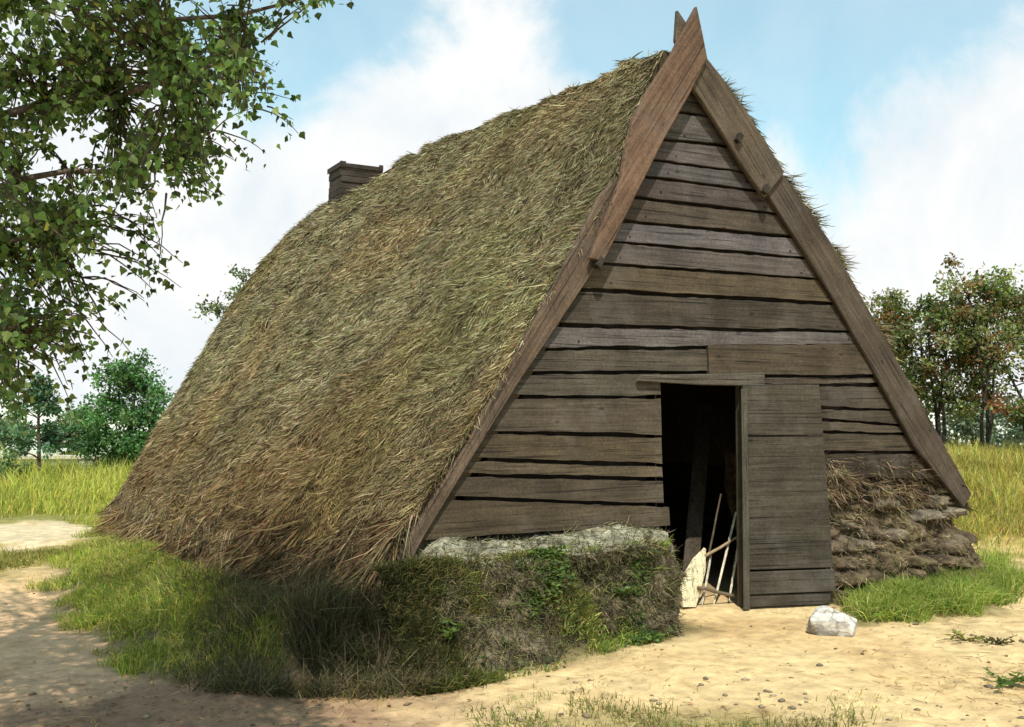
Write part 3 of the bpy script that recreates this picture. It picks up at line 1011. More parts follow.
tag(m.build('boulder', M_stone, smooth=True), 'pale grey boulder on the sand against the open door', 'boulder')


# ------------------------------------------------------------------ grass
def scatter(n, box, dens):
    out = []
    tot = 0
    while tot < n:
        x = box[0] + (box[1] - box[0]) * R.random(n * 3); y = box[2] + (box[3] - box[2]) * R.random(n * 3)
        keep = R.random(n * 3) < dens(x, y)
        out.append(np.stack([x[keep], y[keep]], 1)); tot += keep.sum()
        if len(out) > 60: break
    return np.concatenate(out)[:n]


def grass(name, label, n, box, dens, L, W, cols, w=None, lean=.35, tuft=None, bend=.4, cat='grass', hfun=None, Lfun=None, cfun=None):
    p = scatter(n, box, dens)
    n = len(p)
    if tuft:
        k = max(1, n // tuft)
        c = p[:k]
        idx = R.integers(0, k, n)
        p = c[idx] + R.normal(0, .035, (n, 2))
    z = (hfun or height)(p[:, 0], p[:, 1])
    P_ = np.stack([p[:, 0], p[:, 1], z - .01], 1)
    flow = np.stack([vnoise(p[:, 0] * 1.2, p[:, 1] * 1.2, 0, 201), vnoise(p[:, 0] * 1.2, p[:, 1] * 1.2, 9, 202)], 1)
    d = np.stack([R.normal(0, lean, n) + .3 * flow[:, 0], R.normal(0, lean, n) + .3 * flow[:, 1], np.ones(n)], 1)
    d = unit(d)
    tone = fbm(p[:, 0] * 2.2, p[:, 1] * 2.2, 0, 205, 3)
    c = pick(cols, n, .2, w) * (1 + .28 * tone)[:, None]
    if cfun is not None:
        c = cfun(p[:, 0], p[:, 1], c)
    l = L * (.45 + .9 * R.random(n)) * (1 + .35 * tone)
    if Lfun is not None:
        l = l * Lfun(p[:, 0], p[:, 1])
    m = MB()
    bd = np.concatenate([R.normal(0, .7, (n, 2)), -.5 * np.ones((n, 1))], 1)
    blades(m, P_, d, l, W * (.6 + .8 * R.random(n)), np.clip(c, .01, .6), bend=np.abs(R.normal(bend, .2, n)), bdir=bd)
    return tag(m.build(name, M_grass), label, cat, kind='stuff')


GREEN = [(.26, .32, .045), (.17, .26, .04), (.37, .36, .07), (.46, .38, .11), (.11, .16, .03), (.5, .4, .18)]
DRY = [(.42, .34, .15), (.33, .27, .09), (.22, .2, .06), (.15, .16, .04), (.25, .17, .08)]


def dens_bank(x, y):
    d = sdf(x, y, BANK) + .22 * fbm(x * 3.5, y * 3.5, 0, 41, 3)
    return sstep(-.05, .3, d) * (x < -2.3) * np.where(y > 3, .55, 1) * (1 - .75 * sstep(-3.6, -3.0, x - .18 * y) * sstep(3.0, 1.2, y))


def bank_col(x, y, c):
    # front corner: heather and dead straw, darker than the green turf of the edge
    t = (sstep(-3.9, -3.15, x + .5 * (y - .5) * -.35) * sstep(2.6, .9, y))[:, None] * .75
    c2 = c * np.array([.8, .7, .6])
    return c * (1 - t) + c2 * t


grass('bank_grass', 'short yellow-green grass on the bank along the foot of the thatch', 56000, (-4.6, -2.3, -1.0, 8.6), dens_bank, .10, .0055, GREEN, [.2, .2, .2, .2, .1, .1], cfun=bank_col)


def tl_h(x, y):
    # face of the left turf wall
    u = np.clip((x + 2.62) / 2.1, 0, 1)
    basey = -.86 + .42 * sstep(.1, 1, u); topy = -.40 + .10 * u
    t = np.clip((y - basey) / (topy - basey), 0, 1)
    return np.maximum(height(x, y), .56 * t ** 1.33) + .0


def dens_wall(x, y):
    u = np.clip((x + 2.62) / 2.1, 0, 1)
    basey = -.9 + .42 * sstep(.1, 1, u); topy = -.40 + .10 * u
    f = fbm(x * 2.4, y * 3, 0, 211, 3)
    return ((y > basey - .05) & (y < topy + .06) & (x > -2.75) & (x < -.42 + .62 * y)) * np.clip(.35 + .9 * f, .02, 1)


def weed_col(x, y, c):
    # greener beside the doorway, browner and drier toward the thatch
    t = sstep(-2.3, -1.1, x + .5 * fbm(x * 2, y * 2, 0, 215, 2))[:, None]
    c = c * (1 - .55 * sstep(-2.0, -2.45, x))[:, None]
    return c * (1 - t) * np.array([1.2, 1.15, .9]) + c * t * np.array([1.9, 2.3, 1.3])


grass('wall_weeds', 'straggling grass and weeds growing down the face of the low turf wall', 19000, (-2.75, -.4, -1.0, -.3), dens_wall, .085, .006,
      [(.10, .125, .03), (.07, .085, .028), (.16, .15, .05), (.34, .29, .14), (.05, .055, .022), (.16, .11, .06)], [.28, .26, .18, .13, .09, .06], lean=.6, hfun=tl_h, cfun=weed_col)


# small creeping leaves over the same wall
lp = scatter(1500, (-2.3, -.45, -1.0, -.32), lambda x, y: dens_wall(x, y) * sstep(.0, .5, fbm(x * 3.3, y * 4, 0, 219, 3)) * (.3 + .7 * sstep(-2.2, -1.2, x)))
n = len(lp)
dd_ = unit(np.stack([R.normal(0, .7, n), R.normal(-.6, .4, n), R.normal(.1, .5, n)], 1))
ss_ = unit(np.cross(dd_, np.stack([R.normal(0, .4, n), R.normal(-.5, .4, n), np.ones(n)], 1)))
m = MB()
leaves(m, np.stack([lp[:, 0], lp[:, 1] - .03, tl_h(lp[:, 0], lp[:, 1]) + .02 + .03 * R.random(n)], 1), dd_, ss_, .016 + .026 * R.random(n), pick([(.09, .15, .035), (.06, .11, .03), (.14, .2, .05)], n, .22))
tag(m.build('creeping_weeds', M_leaf), 'small-leaved green weeds creeping over the low turf wall left of the doorway', 'weeds', kind='stuff')


# heather and dead straw on the bank where the thatch comes down
def dens_h(x, y):
    f = fbm(x * 2.2, y * 2.2, 0, 217, 3)
    return sstep(-3.75, -3.1, x + .25 * f - .18 * y) * sstep(3.2, 1.2, y) * (sdf(x, y, BANK) > -.08) * (x < -2.3) * np.clip(.6 + f, .05, 1)


grass('heather', 'dark wiry heather and dead stalks on the bank under the front corner of the thatch', 22000, (-4, -2.3, -1.0, 3.2), dens_h, .17, .005,
      [(.07, .055, .03), (.11, .085, .045), (.05, .055, .022), (.2, .16, .09), (.09, .10, .035), (.13, .08, .05)], lean=.5)


grass('heather_tuft', 'dark brown dead heather filling the corner between thatch and low turf wall', 9000, (-3.2, -2.2, -1.0, .5), lambda x, y: sstep(.62, .2, np.hypot((x + 2.75) / 1.0, (y + .25) / .9)), .3, .006,
      [(.06, .045, .026), (.10, .075, .04), (.045, .045, .02), (.17, .13, .075), (.08, .085, .03)], lean=.45, bend=.3)


def dens_r(x, y):
    d = sdf(x, y, RPATCH) + .2 * fbm(x * 3.2, y * 3.2, 0, 221, 3)
    return sstep(-.04, .22, d)


grass('wall_foot_grass', 'fresh green grass at the foot of the rough sod wall', 26000, (.4, 4.1, -1.3, .5), dens_r, .16, .006,
      [(.2, .28, .045), (.15, .22, .04), (.32, .34, .08), (.42, .38, .14)], [.38, .27, .2, .15])


def dens_f(x, y):
    d = sdf(x, y, FRONT) + .35 * fbm(x * 3, y * 3, 0, 231, 3)
    return sstep(-.1, .35, d)


grass('foreground_grass', 'thin trodden grass growing at the near edge of the sandy yard', 12000, (-4.2, -.9, -3.4, -1.35), dens_f, .085, .005,
      [(.17, .19, .05), (.12, .15, .035), (.28, .25, .09), (.4, .34, .16)], [.3, .25, .25, .2])


def dens_tuft(x, y):
    # scattered blades on the trodden sand
    return .25 * sstep(.35, .75, fbm(x * 1.4, y * 1.4, 0, 241, 3)) * (sdf(x, y, BANK) < 0) * (y < 1) * (np.hypot(x, y) > .8)


grass('sparse_grass', 'few stray blades of grass on the trodden yellow sand', 1400, (-6, 4, -3, .6), dens_tuft, .05, .004, DRY + GREEN, tuft=8)


def dens_lt(x, y):
    f = fbm(x * 1.5, y * 1.5, 0, 251, 3)
    return sstep(4.0, 4.6, y + .5 * f) * (1 - sstep(5.4, 5.8, y + .2 * f)) * (x < -2.9) * np.clip(.6 + .8 * f, 0, 1)


grass('trackside_grass', 'short olive grass strip before the pale sandy track', 16000, (-8, -2.9, 3.8, 6.5), dens_lt, .09, .007, [(.24, .21, .05), (.18, .18, .045), (.3, .25, .1), (.13, .15, .035)])


def dens_lf(x, y):
    f = fbm(x * .8, y * .8, 0, 261, 3)
    return sstep(8.6, 9.2, y + .4 * f) * np.clip(1.1 - (y - 8) / 16, .1, 1) * (x < .03 * y)


grass('field_grass', 'tall yellow-green meadow grass beyond the sandy track on the left', 46000, (-11, 1, 8, 21), dens_lf, .38, .014,
      [(.42, .40, .07), (.33, .35, .06), (.52, .46, .13), (.22, .27, .05)], lean=.22, bend=.25, Lfun=lambda x, y: .55 + .6 * sstep(9, 14, y))


def dens_rf(x, y):
    f = fbm(x * .9, y * .9, 0, 271, 3)
    la, de = latdep(x, y)
    return sstep(3.35, 4.2, x + .4 * f) * sstep(.1, 1.2, y + .6 * f) * np.clip(.55 + .5 * f, .05, 1) * (la < 9.5) * (de < 18)


grass('heath_grass', 'tall golden heath grass on the bank right of the hut', 52000, (3.2, 13, 0, 14), dens_rf, .21, .009,
      [(.5, .38, .09), (.38, .32, .07), (.28, .29, .06), (.5, .41, .16), (.16, .22, .045), (.27, .16, .08)], [.18, .2, .22, .12, .18, .10], lean=.3, bend=.25,
      Lfun=lambda x, y: .25 + .95 * sstep(7.5, 12, latdep(x, y)[1]) * (1 + .25 * fbm(x * 1.3, y * 1.3, 0, 275, 2)))

# litter: dead leaves, twigs and crumbs on the sand
n = 4200
lp = scatter(n, (-6.5, 4.5, -3.4, 3.6), lambda x, y: (sdf(x, y, HUT) < -.25) * np.clip(.06 + 1.1 * sstep(.9, .1, np.hypot((x + 4.0) / 1.7, (y + .6) / 1.1) - .25) + .25 * sstep(.1, .8, fbm(x * 1.7, y * 1.7, 0, 281, 3)), 0, 1))
n = len(lp)
a = R.random(n) * 2 * math.pi
D_ = np.stack([np.cos(a), np.sin(a), R.normal(.1, .12, n)], 1); S_ = np.stack([-np.sin(a), np.cos(a), R.normal(0, .2, n)], 1)
m = MB()
leaves(m, np.stack([lp[:, 0], lp[:, 1], height(lp[:, 0], lp[:, 1]) + .004], 1), unit(D_), unit(S_), .008 + .03 * R.random(n) ** 3, pick([(.2, .13, .07), (.3, .2, .1), (.13, .09, .055), (.4, .28, .14)], n, .25), wid=R.choice([.25, .9], (n, 1)))
lp = scatter(6500, (-5.5, 4.0, -3.2, 1.0), lambda x, y: (sdf(x, y, HUT) < -.2) * (sdf(x, y, BANK) < .05) * np.clip(.12 + .5 * fbm(x * 1.3, y * 1.3, 0, 291, 3), .02, 1))
n = len(lp); a = R.random(n) * 2 * math.pi
blades(m, np.stack([lp[:, 0], lp[:, 1], height(lp[:, 0], lp[:, 1]) + .006], 1), unit(np.stack([np.cos(a), np.sin(a), R.normal(.04, .05, n)], 1)), .03 + .07 * R.random(n), .0035, pick([(.36, .25, .12), (.25, .16, .08), (.5, .4, .22), (.18, .12, .07)], n), bend=.15)
tag(m.build('leaf_litter', M_leaf), 'brown dead leaves and twigs scattered over the sand', 'litter', kind='stuff')


# pebbles trodden into the yard
lp = scatter(420, (-5.5, 4.2, -3.2, .4), lambda x, y: (sdf(x, y, BANK) < -.03) * (sdf(x, y, RPATCH) < -.03) * (sdf(x, y, HUT) < -.1) * np.clip(.3 + .8 * fbm(x * 1.1, y * 1.1, 0, 321, 2), .03, 1))
m = MB()
base8 = np.array([(1, 0, 0), (.7, .7, .1), (0, 1, 0), (-.7, .7, -.1), (-1, 0, 0), (-.7, -.7, .1), (0, -1, 0), (.7, -.7, -.1), (0, 0, .75), (0, 0, -.7)])
f8 = [(k_, (k_ + 1) % 8, 8) for k_ in range(8)] + [((k_ + 1) % 8, k_, 9) for k_ in range(8)]
for (x_, y_) in lp:
    r_ = .006 + .016 * R.random() ** 3
    a_ = R.random() * 6.28
    vv8 = base8 * (1 + R.normal(0, .16, (10, 3))) * [r_ * 1.3, r_, r_ * .8]
    vv8 = vv8 @ np.array([[math.cos(a_), math.sin(a_), 0], [-math.sin(a_), math.cos(a_), 0], [0, 0, 1]])
    m.add(vv8 + [x_, y_, h1(x_, y_) + r_ * .25], f8, np.array(random.choice([(.27, .21, .14), (.2, .15, .1), (.34, .27, .19), (.15, .12, .09)])))
tag(m.build('pebbles', M_stone, smooth=True), 'small pebbles trodden into the sand of the yard', 'pebbles', kind='stuff')


# ------------------------------------------------------------------ leafy plants
def weed(name, pos, label, nst, hgt, spread, leafL, cols, group=None, flat=.5):
    t = empty(name, pos, label, 'plant', group)
    ms, ml = MB(), MB()
    for k in range(nst):
        a = R.random() * 2 * math.pi
        e = np.array([math.cos(a), math.sin(a)]) * spread * (.4 + .7 * R.random())
        hh = hgt * (.5 + .6 * R.random())
        ts = np.linspace(0, 1, 6)
        pts = np.stack([e[0] * ts ** 1.3, e[1] * ts ** 1.3, hh * np.sin(ts * 1.4)], 1)
        ms.tube(pts, np.linspace(.004, .0015, 6), 5, (.12, .12, .04))
        nl = 8
        tt = .25 + .75 * R.random(nl)
        pp = np.stack([np.interp(tt, ts, pts[:, q]) for q in range(3)], 1)
        d = unit(np.stack([R.normal(e[0] * 3, .7, nl), R.normal(e[1] * 3, .7, nl), R.normal(.2, .4, nl)], 1))
        sd = unit(np.cross(d, np.stack([R.normal(0, flat, nl), R.normal(0, flat, nl), np.ones(nl)], 1)))
        leaves(ml, pp, d, sd, leafL * (.6 + .7 * R.random(nl)), pick(cols, nl, .15))
    ms.build('stems', M_grass, t); ml.build('leaves', M_leaf, t)
    return t


WG = [(.10, .17, .035), (.07, .13, .03), (.14, .2, .05)]
for (px, py, z, lab, nst, hg, spd, lf) in (
        (1006, 682, 0, 'leafy green weed sprawling on the sand at the right edge', 7, .07, .2, .055),
        (965, 640, 0, 'small yellowish weed on the sand below the wall grass', 6, .06, .13, .035),
        (1000, 646, 0, 'dark tangled weed on the sand at the edge of the wall grass', 8, .05, .16, .03),
        (445, 640, .2, 'broad-leaved dark green weed low on the left turf wall', 6, .10, .12, .045),
        (575, 560, .45, 'broad-leaved weed high on the left turf wall', 6, .10, .10, .035),
        (622, 600, .25, 'bright green leafy weed on the turf wall beside the doorway', 9, .12, .14, .04)):
    p = GZ(px, py, z)
    if z == 0: p[2] = h1(p[0], p[1])
    dark = 'dark tangled' in lab
    cols = [(.05, .04, .02), (.09, .07, .03), (.12, .12, .04)] if dark else ([(.24, .24, .06), (.2, .22, .05)] if 'yellowish' in lab else WG)
    weed('weed', p, lab, nst, hg, spd, lf, cols, 'broad-leaved weeds')


# ------------------------------------------------------------------ trees
def limb_path(a, b, sag=.0, n=7, wob=.06):
    a, b = np.array(a, float), np.array(b, float)
    t = np.linspace(0, 1, n)[:, None]
    p = a + (b - a) * t
    L = np.linalg.norm(b - a)
    p[:, 2] += (np.sin(t[:, 0] * math.pi) * sag * L)
    p[1:-1] += R.normal(0, wob * L / n * 1.6, (n - 2, 3))
    return p


def tree(name, label, base, stems, clumps, nleaf, leafL, cols, group=None, rad0=.05, w=None, clump_r=.35, bark=(.09, .07, .05), shell=.55, zsq=.75, cat='tree'):
    """stems: list of (list of points rel base, r0, r1); clumps: (n,3) rel base; leaves in clumps on twigs"""
    t = empty(name, base, label, cat, group)
    mt = MB()
    tips = []
    for pts, r0, r1 in stems:
        pts = np.asarray(pts, float)
        P_ = resample(pts, 12); 
        mt.tube(P_, np.linspace(r0, r1, 12), 8, bark)
        tips.append(P_)
    allp = np.concatenate(tips)
    for c in clumps:
        dd = np.linalg.norm((allp - c) * [1, 1, 1.6], axis=1) + np.where(allp[:, 2] > c[2], 1.0, 0)
        a = allp[np.argmin(dd)]
        mt.tube(limb_path(a, c, .08, 6), np.linspace(max(.006, rad0 * .28), .003, 6), 5, bark, cap=False)
    mt.build('trunk', M_bark, t, smooth=True)
    ml = MB()
    per = np.maximum(1, R.poisson(nleaf / len(clumps), len(clumps)))
    ci = np.repeat(np.arange(len(clumps)), per)
    n = len(ci)
    d = unit(R.normal(size=(n, 3))) * (R.random((n, 1)) ** shell)
    cr = np.broadcast_to(clump_r, (len(clumps),)) * (.6 + .8 * R.random(len(clumps)))
    p = clumps[ci] + d * cr[ci][:, None] * np.array([1, 1, zsq])
    ax = unit(d * .6 + R.normal(0, .6, (n, 3)) + [0, 0, -.25])
    sd = unit(np.cross(ax, R.normal(0, .6, (n, 3)) + [0, 0, 1.0]))
    ctone = 1 + R.normal(0, .25, len(clumps))
    ccol = pick(cols, len(clumps), .1, w)
    mixk = (R.random((n, 1)) < .6)
    c = np.where(mixk, ccol[ci], pick(cols, n, .1, w)) * np.clip(ctone, .5, 1.6)[ci][:, None] * (1 + R.normal(0, .2, (n, 1)))
    leaves(ml, p, ax, sd, leafL * (.6 + .7 * R.random(n)), np.clip(c, .01, .7))
    ml.build('crown', M_leaf, t)
    return t


def blob_clumps(n, cx, cz, rx, rz_, ry=None, lower=.0):
    d = unit(R.normal(size=(n, 3))) * (R.random((n, 1)) ** .45)
    ry = ry or rx
    return np.stack([cx + d[:, 0] * rx, d[:, 1] * ry, cz + d[:, 2] * rz_], 1)


# small pine in the left field
b = PXD(39, 19.2); b[2] = h1(b[0], b[1])
lev = []
for k in range(46):
    zz = .55 + 1.5 * R.random(); r_ = .72 * (1 - ((zz - .55) / 1.6) ** 1.4) * (.35 + .75 * R.random()); a = R.random() * 6.28
    lev.append((r_ * math.cos(a), r_ * math.sin(a), zz))
tree('pine_tree', 'small blue-green pine with a bare dark trunk in the left field', b, [([(0, 0, -.1), (.03, 0, .5), (0, .02, 1.2), (.02, 0, 2.0)], .045, .012)], np.array(lev), 4200, .075,
     [(.08, .17, .09), (.12, .24, .14), (.06, .12, .06), (.16, .2, .08)], clump_r=.2, zsq=.6)
# round bushy tree
b = PXD(130, 21.5); b[2] = h1(b[0], b[1])
cl = np.concatenate([blob_clumps(70, 0, 1.35, 1.05, 1.15), blob_clumps(16, .15, 2.1, .6, .5), blob_clumps(26, -.2, .5, .95, .45)])
tree('bushy_tree', 'dense rounded dark green bushy tree beside the small pine', b, [([(0, 0, -.1), (0, .05, .8), (.1, 0, 1.8)], .09, .03), ([(0.05, 0, -.1), (.3, .05, .7), (.6, 0, 1.5)], .07, .02), ([(-.05, 0, -.1), (-.3, .05, .7), (-.6, 0, 1.4)], .07, .02)],
     cl, 11000, .085, [(.08, .18, .06), (.12, .25, .09), (.05, .11, .04), (.16, .25, .09)], clump_r=.32)
# low shrub before the wall at far left, and the wall itself
b = PXD(10, 18); b[2] = h1(b[0], b[1])
tree('shrub', 'low pale green shrub in the meadow at the left edge', b, [([(0, 0, -.05), (.02, 0, .2), (0, .02, .45)], .02, .006)], blob_clumps(16, 0, .32, .35, .25), 900, .06, [(.12, .2, .1), (.09, .16, .06)], clump_r=.16, cat='shrub')
wl = empty('low_wall', PXD(20, 22.5, 0), 'low pale grey stone wall behind the small pine', 'wall')
wl.rotation_euler = (0, 0, -YAW)
m = MB()
for k in range(26):
    x = -2.2 + k * .15
    for r_ in range(3):
        o_ = .07 * (r_ % 2)
        m.box((x + o_, -.12 + R.normal(0, .01), r_ * .13 - .05), (x + o_ + .142, .12, r_ * .13 + .075), np.array([.42, .40, .36]) * (1 + R.normal(0, .14)))
m.build('stonework', M_stone, wl)
m = MB(); m.box((-2.25, -.16, .345), (1.85, .16, .42), (.55, .50, .40)); m.build('coping', M_stone, wl)
for px, dp, s_, lab in ((78, 26, .8, 'dark green bush between the small pine and the rounded tree'), (12, 30, .9, 'dull green bush far off at the left edge beyond the stone wall')):
    b = PXD(px, dp); b[2] = h1(b[0], b[1])
    tree('field_bush', lab, b, [([(0, 0, -.1), (0, 0, .5), (.1, 0, 1.1)], .05, .02)], blob_clumps(30, 0, .8, .95 * s_, .75 * s_), 2400, .10, [(.10, .17, .08), (.07, .12, .05), (.14, .2, .09)], 'bushes across the meadow', clump_r=.3, cat='bush')
# thin tree beyond the roof
b = PXD(238, 25); b[2] = h1(b[0], b[1])
cl = np.concatenate([blob_clumps(12, -.05, 4.0, .8, .95), blob_clumps(5, .2, 4.85, .4, .35), blob_clumps(6, -.6, 4.1, .35, .4), blob_clumps(8, .2, 3.0, .6, .5)])
tree('slender_tree', 'thin airy tree showing above the rear slope of the thatch', b, [([(.3, 0, -.1), (.28, 0, 1.5), (.2, 0, 3.0), (.1, 0, 4.6)], .06, .012), ([(.28, 0, 1.4), (-.2, .1, 2.8), (-.5, .1, 4.0)], .03, .008)], cl, 850, .09,
     [(.08, .12, .045), (.05, .08, .03), (.15, .17, .07)], clump_r=.26, shell=.7)
# rowans on the right bank
ROW = [(.13, .18, .055), (.19, .23, .085), (.22, .13, .06), (.09, .125, .04), (.32, .34, .2), (.29, .12, .055)]
spec = [(905, 17.0, 2.85, .68, 'young rowan at the edge of the roof with bare slim stems', 1.0), (946, 16.6, 2.85, .75, 'rowan with reddish crown and three dark stems, second from the hut', 1.1),
        (984, 16.2, 3.2, .85, 'tallest rowan, bronze red foliage above the golden grass', 1.1), (1026, 16.8, 2.95, .95, 'dark leaved rowan at the right edge of the grass bank', 1.0)]
for (px, dp, top, wdt, lab, kk) in spec:
    b = PXD(px, dp); b[2] = h1(b[0], b[1])
    hh = top - .05
    stems = []
    for q in range(3):
        ax = R.normal(0, .16); bx = R.normal(0, .45)
        stems.append(([(ax * .7, R.normal(0, .1), -.15), (ax, R.normal(0, .1), .7), (ax + bx * .5, R.normal(0, .1), 1.4), (ax + bx, R.normal(0, .15), hh * .8)], .034, .009))
    cl = np.concatenate([blob_clumps(40, 0, 1.82, wdt * 1.15, .8), blob_clumps(10, R.normal(0, .25), hh * .82, wdt * .55, .35), blob_clumps(7, R.normal(0, .3), hh * .93, wdt * .6, .3), blob_clumps(12, 0, .95, wdt * 1.25, .4)])
    tree('rowan_tree', lab, b, stems, cl, 6200, .07, ROW, 'rowans on the grass bank', clump_r=.25, w=[.27, .2, .15, .16, .12, .10], bark=(.045, .036, .03), shell=.6, rad0=.034)
# distant grey-green bushes beyond the bank
for px, dp, s_, lab in ((955, 24, .8, 'low grey-green bush behind the trunks of the second rowan from the hut'), (1030, 22, 1.0, 'broad grey-green bush at the right edge behind the darkest rowan'), (1002, 27, 1.0, 'grey-green bush far beyond the bank between the rowan stems'), (925, 30, .8, 'smaller dull bush far beyond the bank close to the roof')):
    b = PXD(px, dp); b[2] = h1(b[0], b[1])
    tree('distant_bush', lab, b, [([(0, 0, -.1), (0, 0, .5), (.1, 0, 1.1)], .05, .02)], blob_clumps(22, 0, .85, .9 * s_, .65), 1500, .12, [(.12, .17, .14), (.09, .13, .09), (.16, .19, .15)], 'bushes beyond the bank', clump_r=.3, cat='bush')

# ------------------------------------------------------------------ birch at the left
bd = 4.0
bb = AT(-3.35, bd); bb[2] = h1(bb[0], bb[1])
birch = empty('birch_tree', bb, 'leafy birch overhanging the yard from the left with drooping twigs', 'tree')
mt, ml = MB(), MB()
trunk = np.array([(0, 0, -.1), (.05, .03, 1.2), (.1, -.02, 2.6), (.16, .02, 4.2), (.2, 0, 6.2)])
TP = resample(trunk, 24)
mt.tube(TP, np.linspace(.10, .02, 24), 10, (.45, .43, .4))
# crown envelope, seen from the yard (lateral, height) on the crown's middle plane; the rest of the crown surrounds the trunk
ENV = [(-60, -60), (300, -60), (350, 4), (300, 20), (262, 52), (285, 84), (262, 104), (284, 126), (250, 140), (232, 166), (200, 202), (166, 218), (150, 240), (172, 262), (146, 300), (112, 318), (95, 352), (62, 366), (38, 385), (26, 418), (5, 424), (-10, 395), (-60, 420)]


def birch_leaf_twigs(starts, ends, nper, L):
    for a, b_ in zip(starts, ends):
        tp = limb_path(a, b_, .10, 7, .05)
        mt.tube(tp, np.linspace(.0045, .0012, 7), 4, (.08, .055, .04), cap=False)
        k = R.poisson(nper) + 2
        tt = R.random(k) ** .8
        tt[:2] = (1.0, .93)
        pp = np.stack([np.interp(tt, np.linspace(0, 1, 7), tp[:, q]) for q in range(3)], 1) + R.normal(0, .02, (k, 3))
        d = unit(np.stack([R.normal(0, .6, k), R.normal(0, .6, k), R.normal(-.75, .4, k)], 1))
        sd = unit(np.cross(d, R.normal(size=(k, 3))))
        c = pick([(.085, .15, .035), (.13, .21, .055), (.045, .07, .02), (.23, .33, .13), (.3, .32, .08)], k, .25, [.32, .25, .22, .19, .02])
        leaves(ml, pp, d, sd, L * (.65 + .6 * R.random(k)), c, wid=.95, shape='birch')


# twigs whose tips fill the part of the crown over the yard
cand_px = np.stack([-60 + 420 * R.random(9000), -60 + 520 * R.random(9000)], 1)
sd_ = sdf(cand_px[:, 0], cand_px[:, 1], ENV)
fill = fbm(cand_px[:, 0] / 42, cand_px[:, 1] / 42, 0, 301, 3)
edge_p = np.where(sd_ > 30, .95, np.clip(.45 + sd_ / 60, 0, 1))
ok = (sd_ > 2) & (R.random(9000) < edge_p * np.clip(.8 + 2.6 * fill, .02, 1))
sel = cand_px[ok][:1450]
dps = bd + R.normal(0, .42, len(sel))
tips = np.array([CAM + RIGHT * ((px - 512) * dp / F) + UP * ((363.5 - py) * dp / F) + FWD * dp for (px, py), dp in zip(sel, dps)]) - bb
# main limbs reach out over the yard and the twigs start from them
limbs = []
r_loc = RIGHT
for (l_, z_, dp_) in ((1.5, 2.2, .0), (1.7, 2.9, .2), (2.1, 3.3, -.2), (1.3, 1.75, -.1), (1.9, 2.55, .3), (1.2, 2.5, -.5), (2.2, 3.7, .1), (2.45, 3.15, .05), (2.3, 2.85, -.15), (1.6, 3.4, .15)):
    e = RIGHT * l_ + Hh * dp_ + np.array([0, 0, z_])
    z0 = max(1.2, z_ - .45 * l_)
    s0 = np.array([.07, 0, z0])
    lp_ = limb_path(s0, e, .10, 10, .07)
    mt.tube(lp_, np.linspace(.030, .006, 10), 6, (.16, .13, .11), cap=False)
    limbs.append(lp_)
LP = np.concatenate(limbs)
starts, ends = [], []
for tpt in tips:
    dd = np.linalg.norm(LP - tpt, axis=1)
    a = LP[np.argmin(dd)]
    st = tpt + (a - tpt) * min(1, .34 / (np.linalg.norm(a - tpt) + 1e-6))
    starts.append(st); ends.append(tpt)
birch_leaf_twigs(starts, ends, 9.5, .031)
# outlying sprays that reach farthest over the yard
sp_s, sp_e = [], []
for (ex, ey), (bx_, by_) in (((287, 86), (232, 96)), ((290, 124), (262, 112)), ((262, 72), (215, 60)), ((256, 150), (205, 132)), ((222, 205), (170, 175)), ((205, 190), (160, 160)), ((172, 262), (110, 225)), ((160, 285), (95, 250)),
                             ((150, 306), (90, 270)), ((112, 345), (60, 300)), ((92, 372), (55, 325)), ((22, 405), (5, 350)), ((12, 425), (0, 370)), ((120, 310), (70, 280)), ((350, 6), (300, -30)), ((300, 18), (240, -10)), ((280, 10), (230, 0)), ((62, 395), (40, 340)), ((140, 240), (90, 210)), ((238, 160), (190, 140))):
    dp = bd + R.normal(0, .2)
    cv = lambda a_, b_2: CAM + RIGHT * ((a_ - 512) * dp / F) + UP * ((363.5 - b_2) * dp / F) + FWD * dp - bb
    for k_ in range(2):
        sp_s.append(cv(bx_, by_) + R.normal(0, .02, 3)); sp_e.append(cv(ex, ey) + R.normal(0, .035, 3))
birch_leaf_twigs(sp_s, sp_e, 9, .03)
# secondary shoots linking twigs to limbs
for tpt in tips[::40]:
    a = LP[np.argmin(np.linalg.norm(LP - tpt, axis=1))]
    mt.tube(limb_path(a, tpt, .08, 7, .06), np.linspace(.006, .0015, 7), 4, (.05, .038, .03), cap=False)
# rest of the crown round the trunk, plus unseen leaves added to cast shade
n = 520
dd = unit(R.normal(size=(n, 3))) * (R.random((n, 1)) ** .4)
cc = np.array([.25, 0, 4.6]) + dd * np.array([1.9, 1.9, 1.7])
tg = np.concatenate([np.stack([-6.2 + 2.9 * R.random(1100), -2.1 + 1.8 * R.random(1100), .0 * R.random(1100)], 1),
                     np.stack([-3.5 + .8 * R.random(330), -.7 + 1.9 * R.random(330), .1 + .7 * R.random(330)], 1)])
SUNV = np.array([-.26, -.50, .82]) / np.linalg.norm([-.26, -.50, .82])
hz_ = 3.9 + .9 * R.random((len(tg), 1))
cc2 = tg + SUNV * (hz_ - tg[:, 2:3]) / SUNV[2] - bb  # unseen leaves set sunward of the ground and thatch to be shaded
cc = np.concatenate([cc, cc2])
wp = cc + bb
rel = wp - CAM
dz = rel @ FWD
pxx = 512 + F * (rel @ RIGHT) / np.maximum(dz, .1); pyy = 363.5 - F * (rel @ UP) / np.maximum(dz, .1)
cc = cc[(dz < .3) | (pxx < -40) | (pyy < -40)]
st = cc + unit(np.array([.2, 0, 4.2]) - cc) * .35 + [0, 0, .1]
birch_leaf_twigs(st, cc, 10, .05)
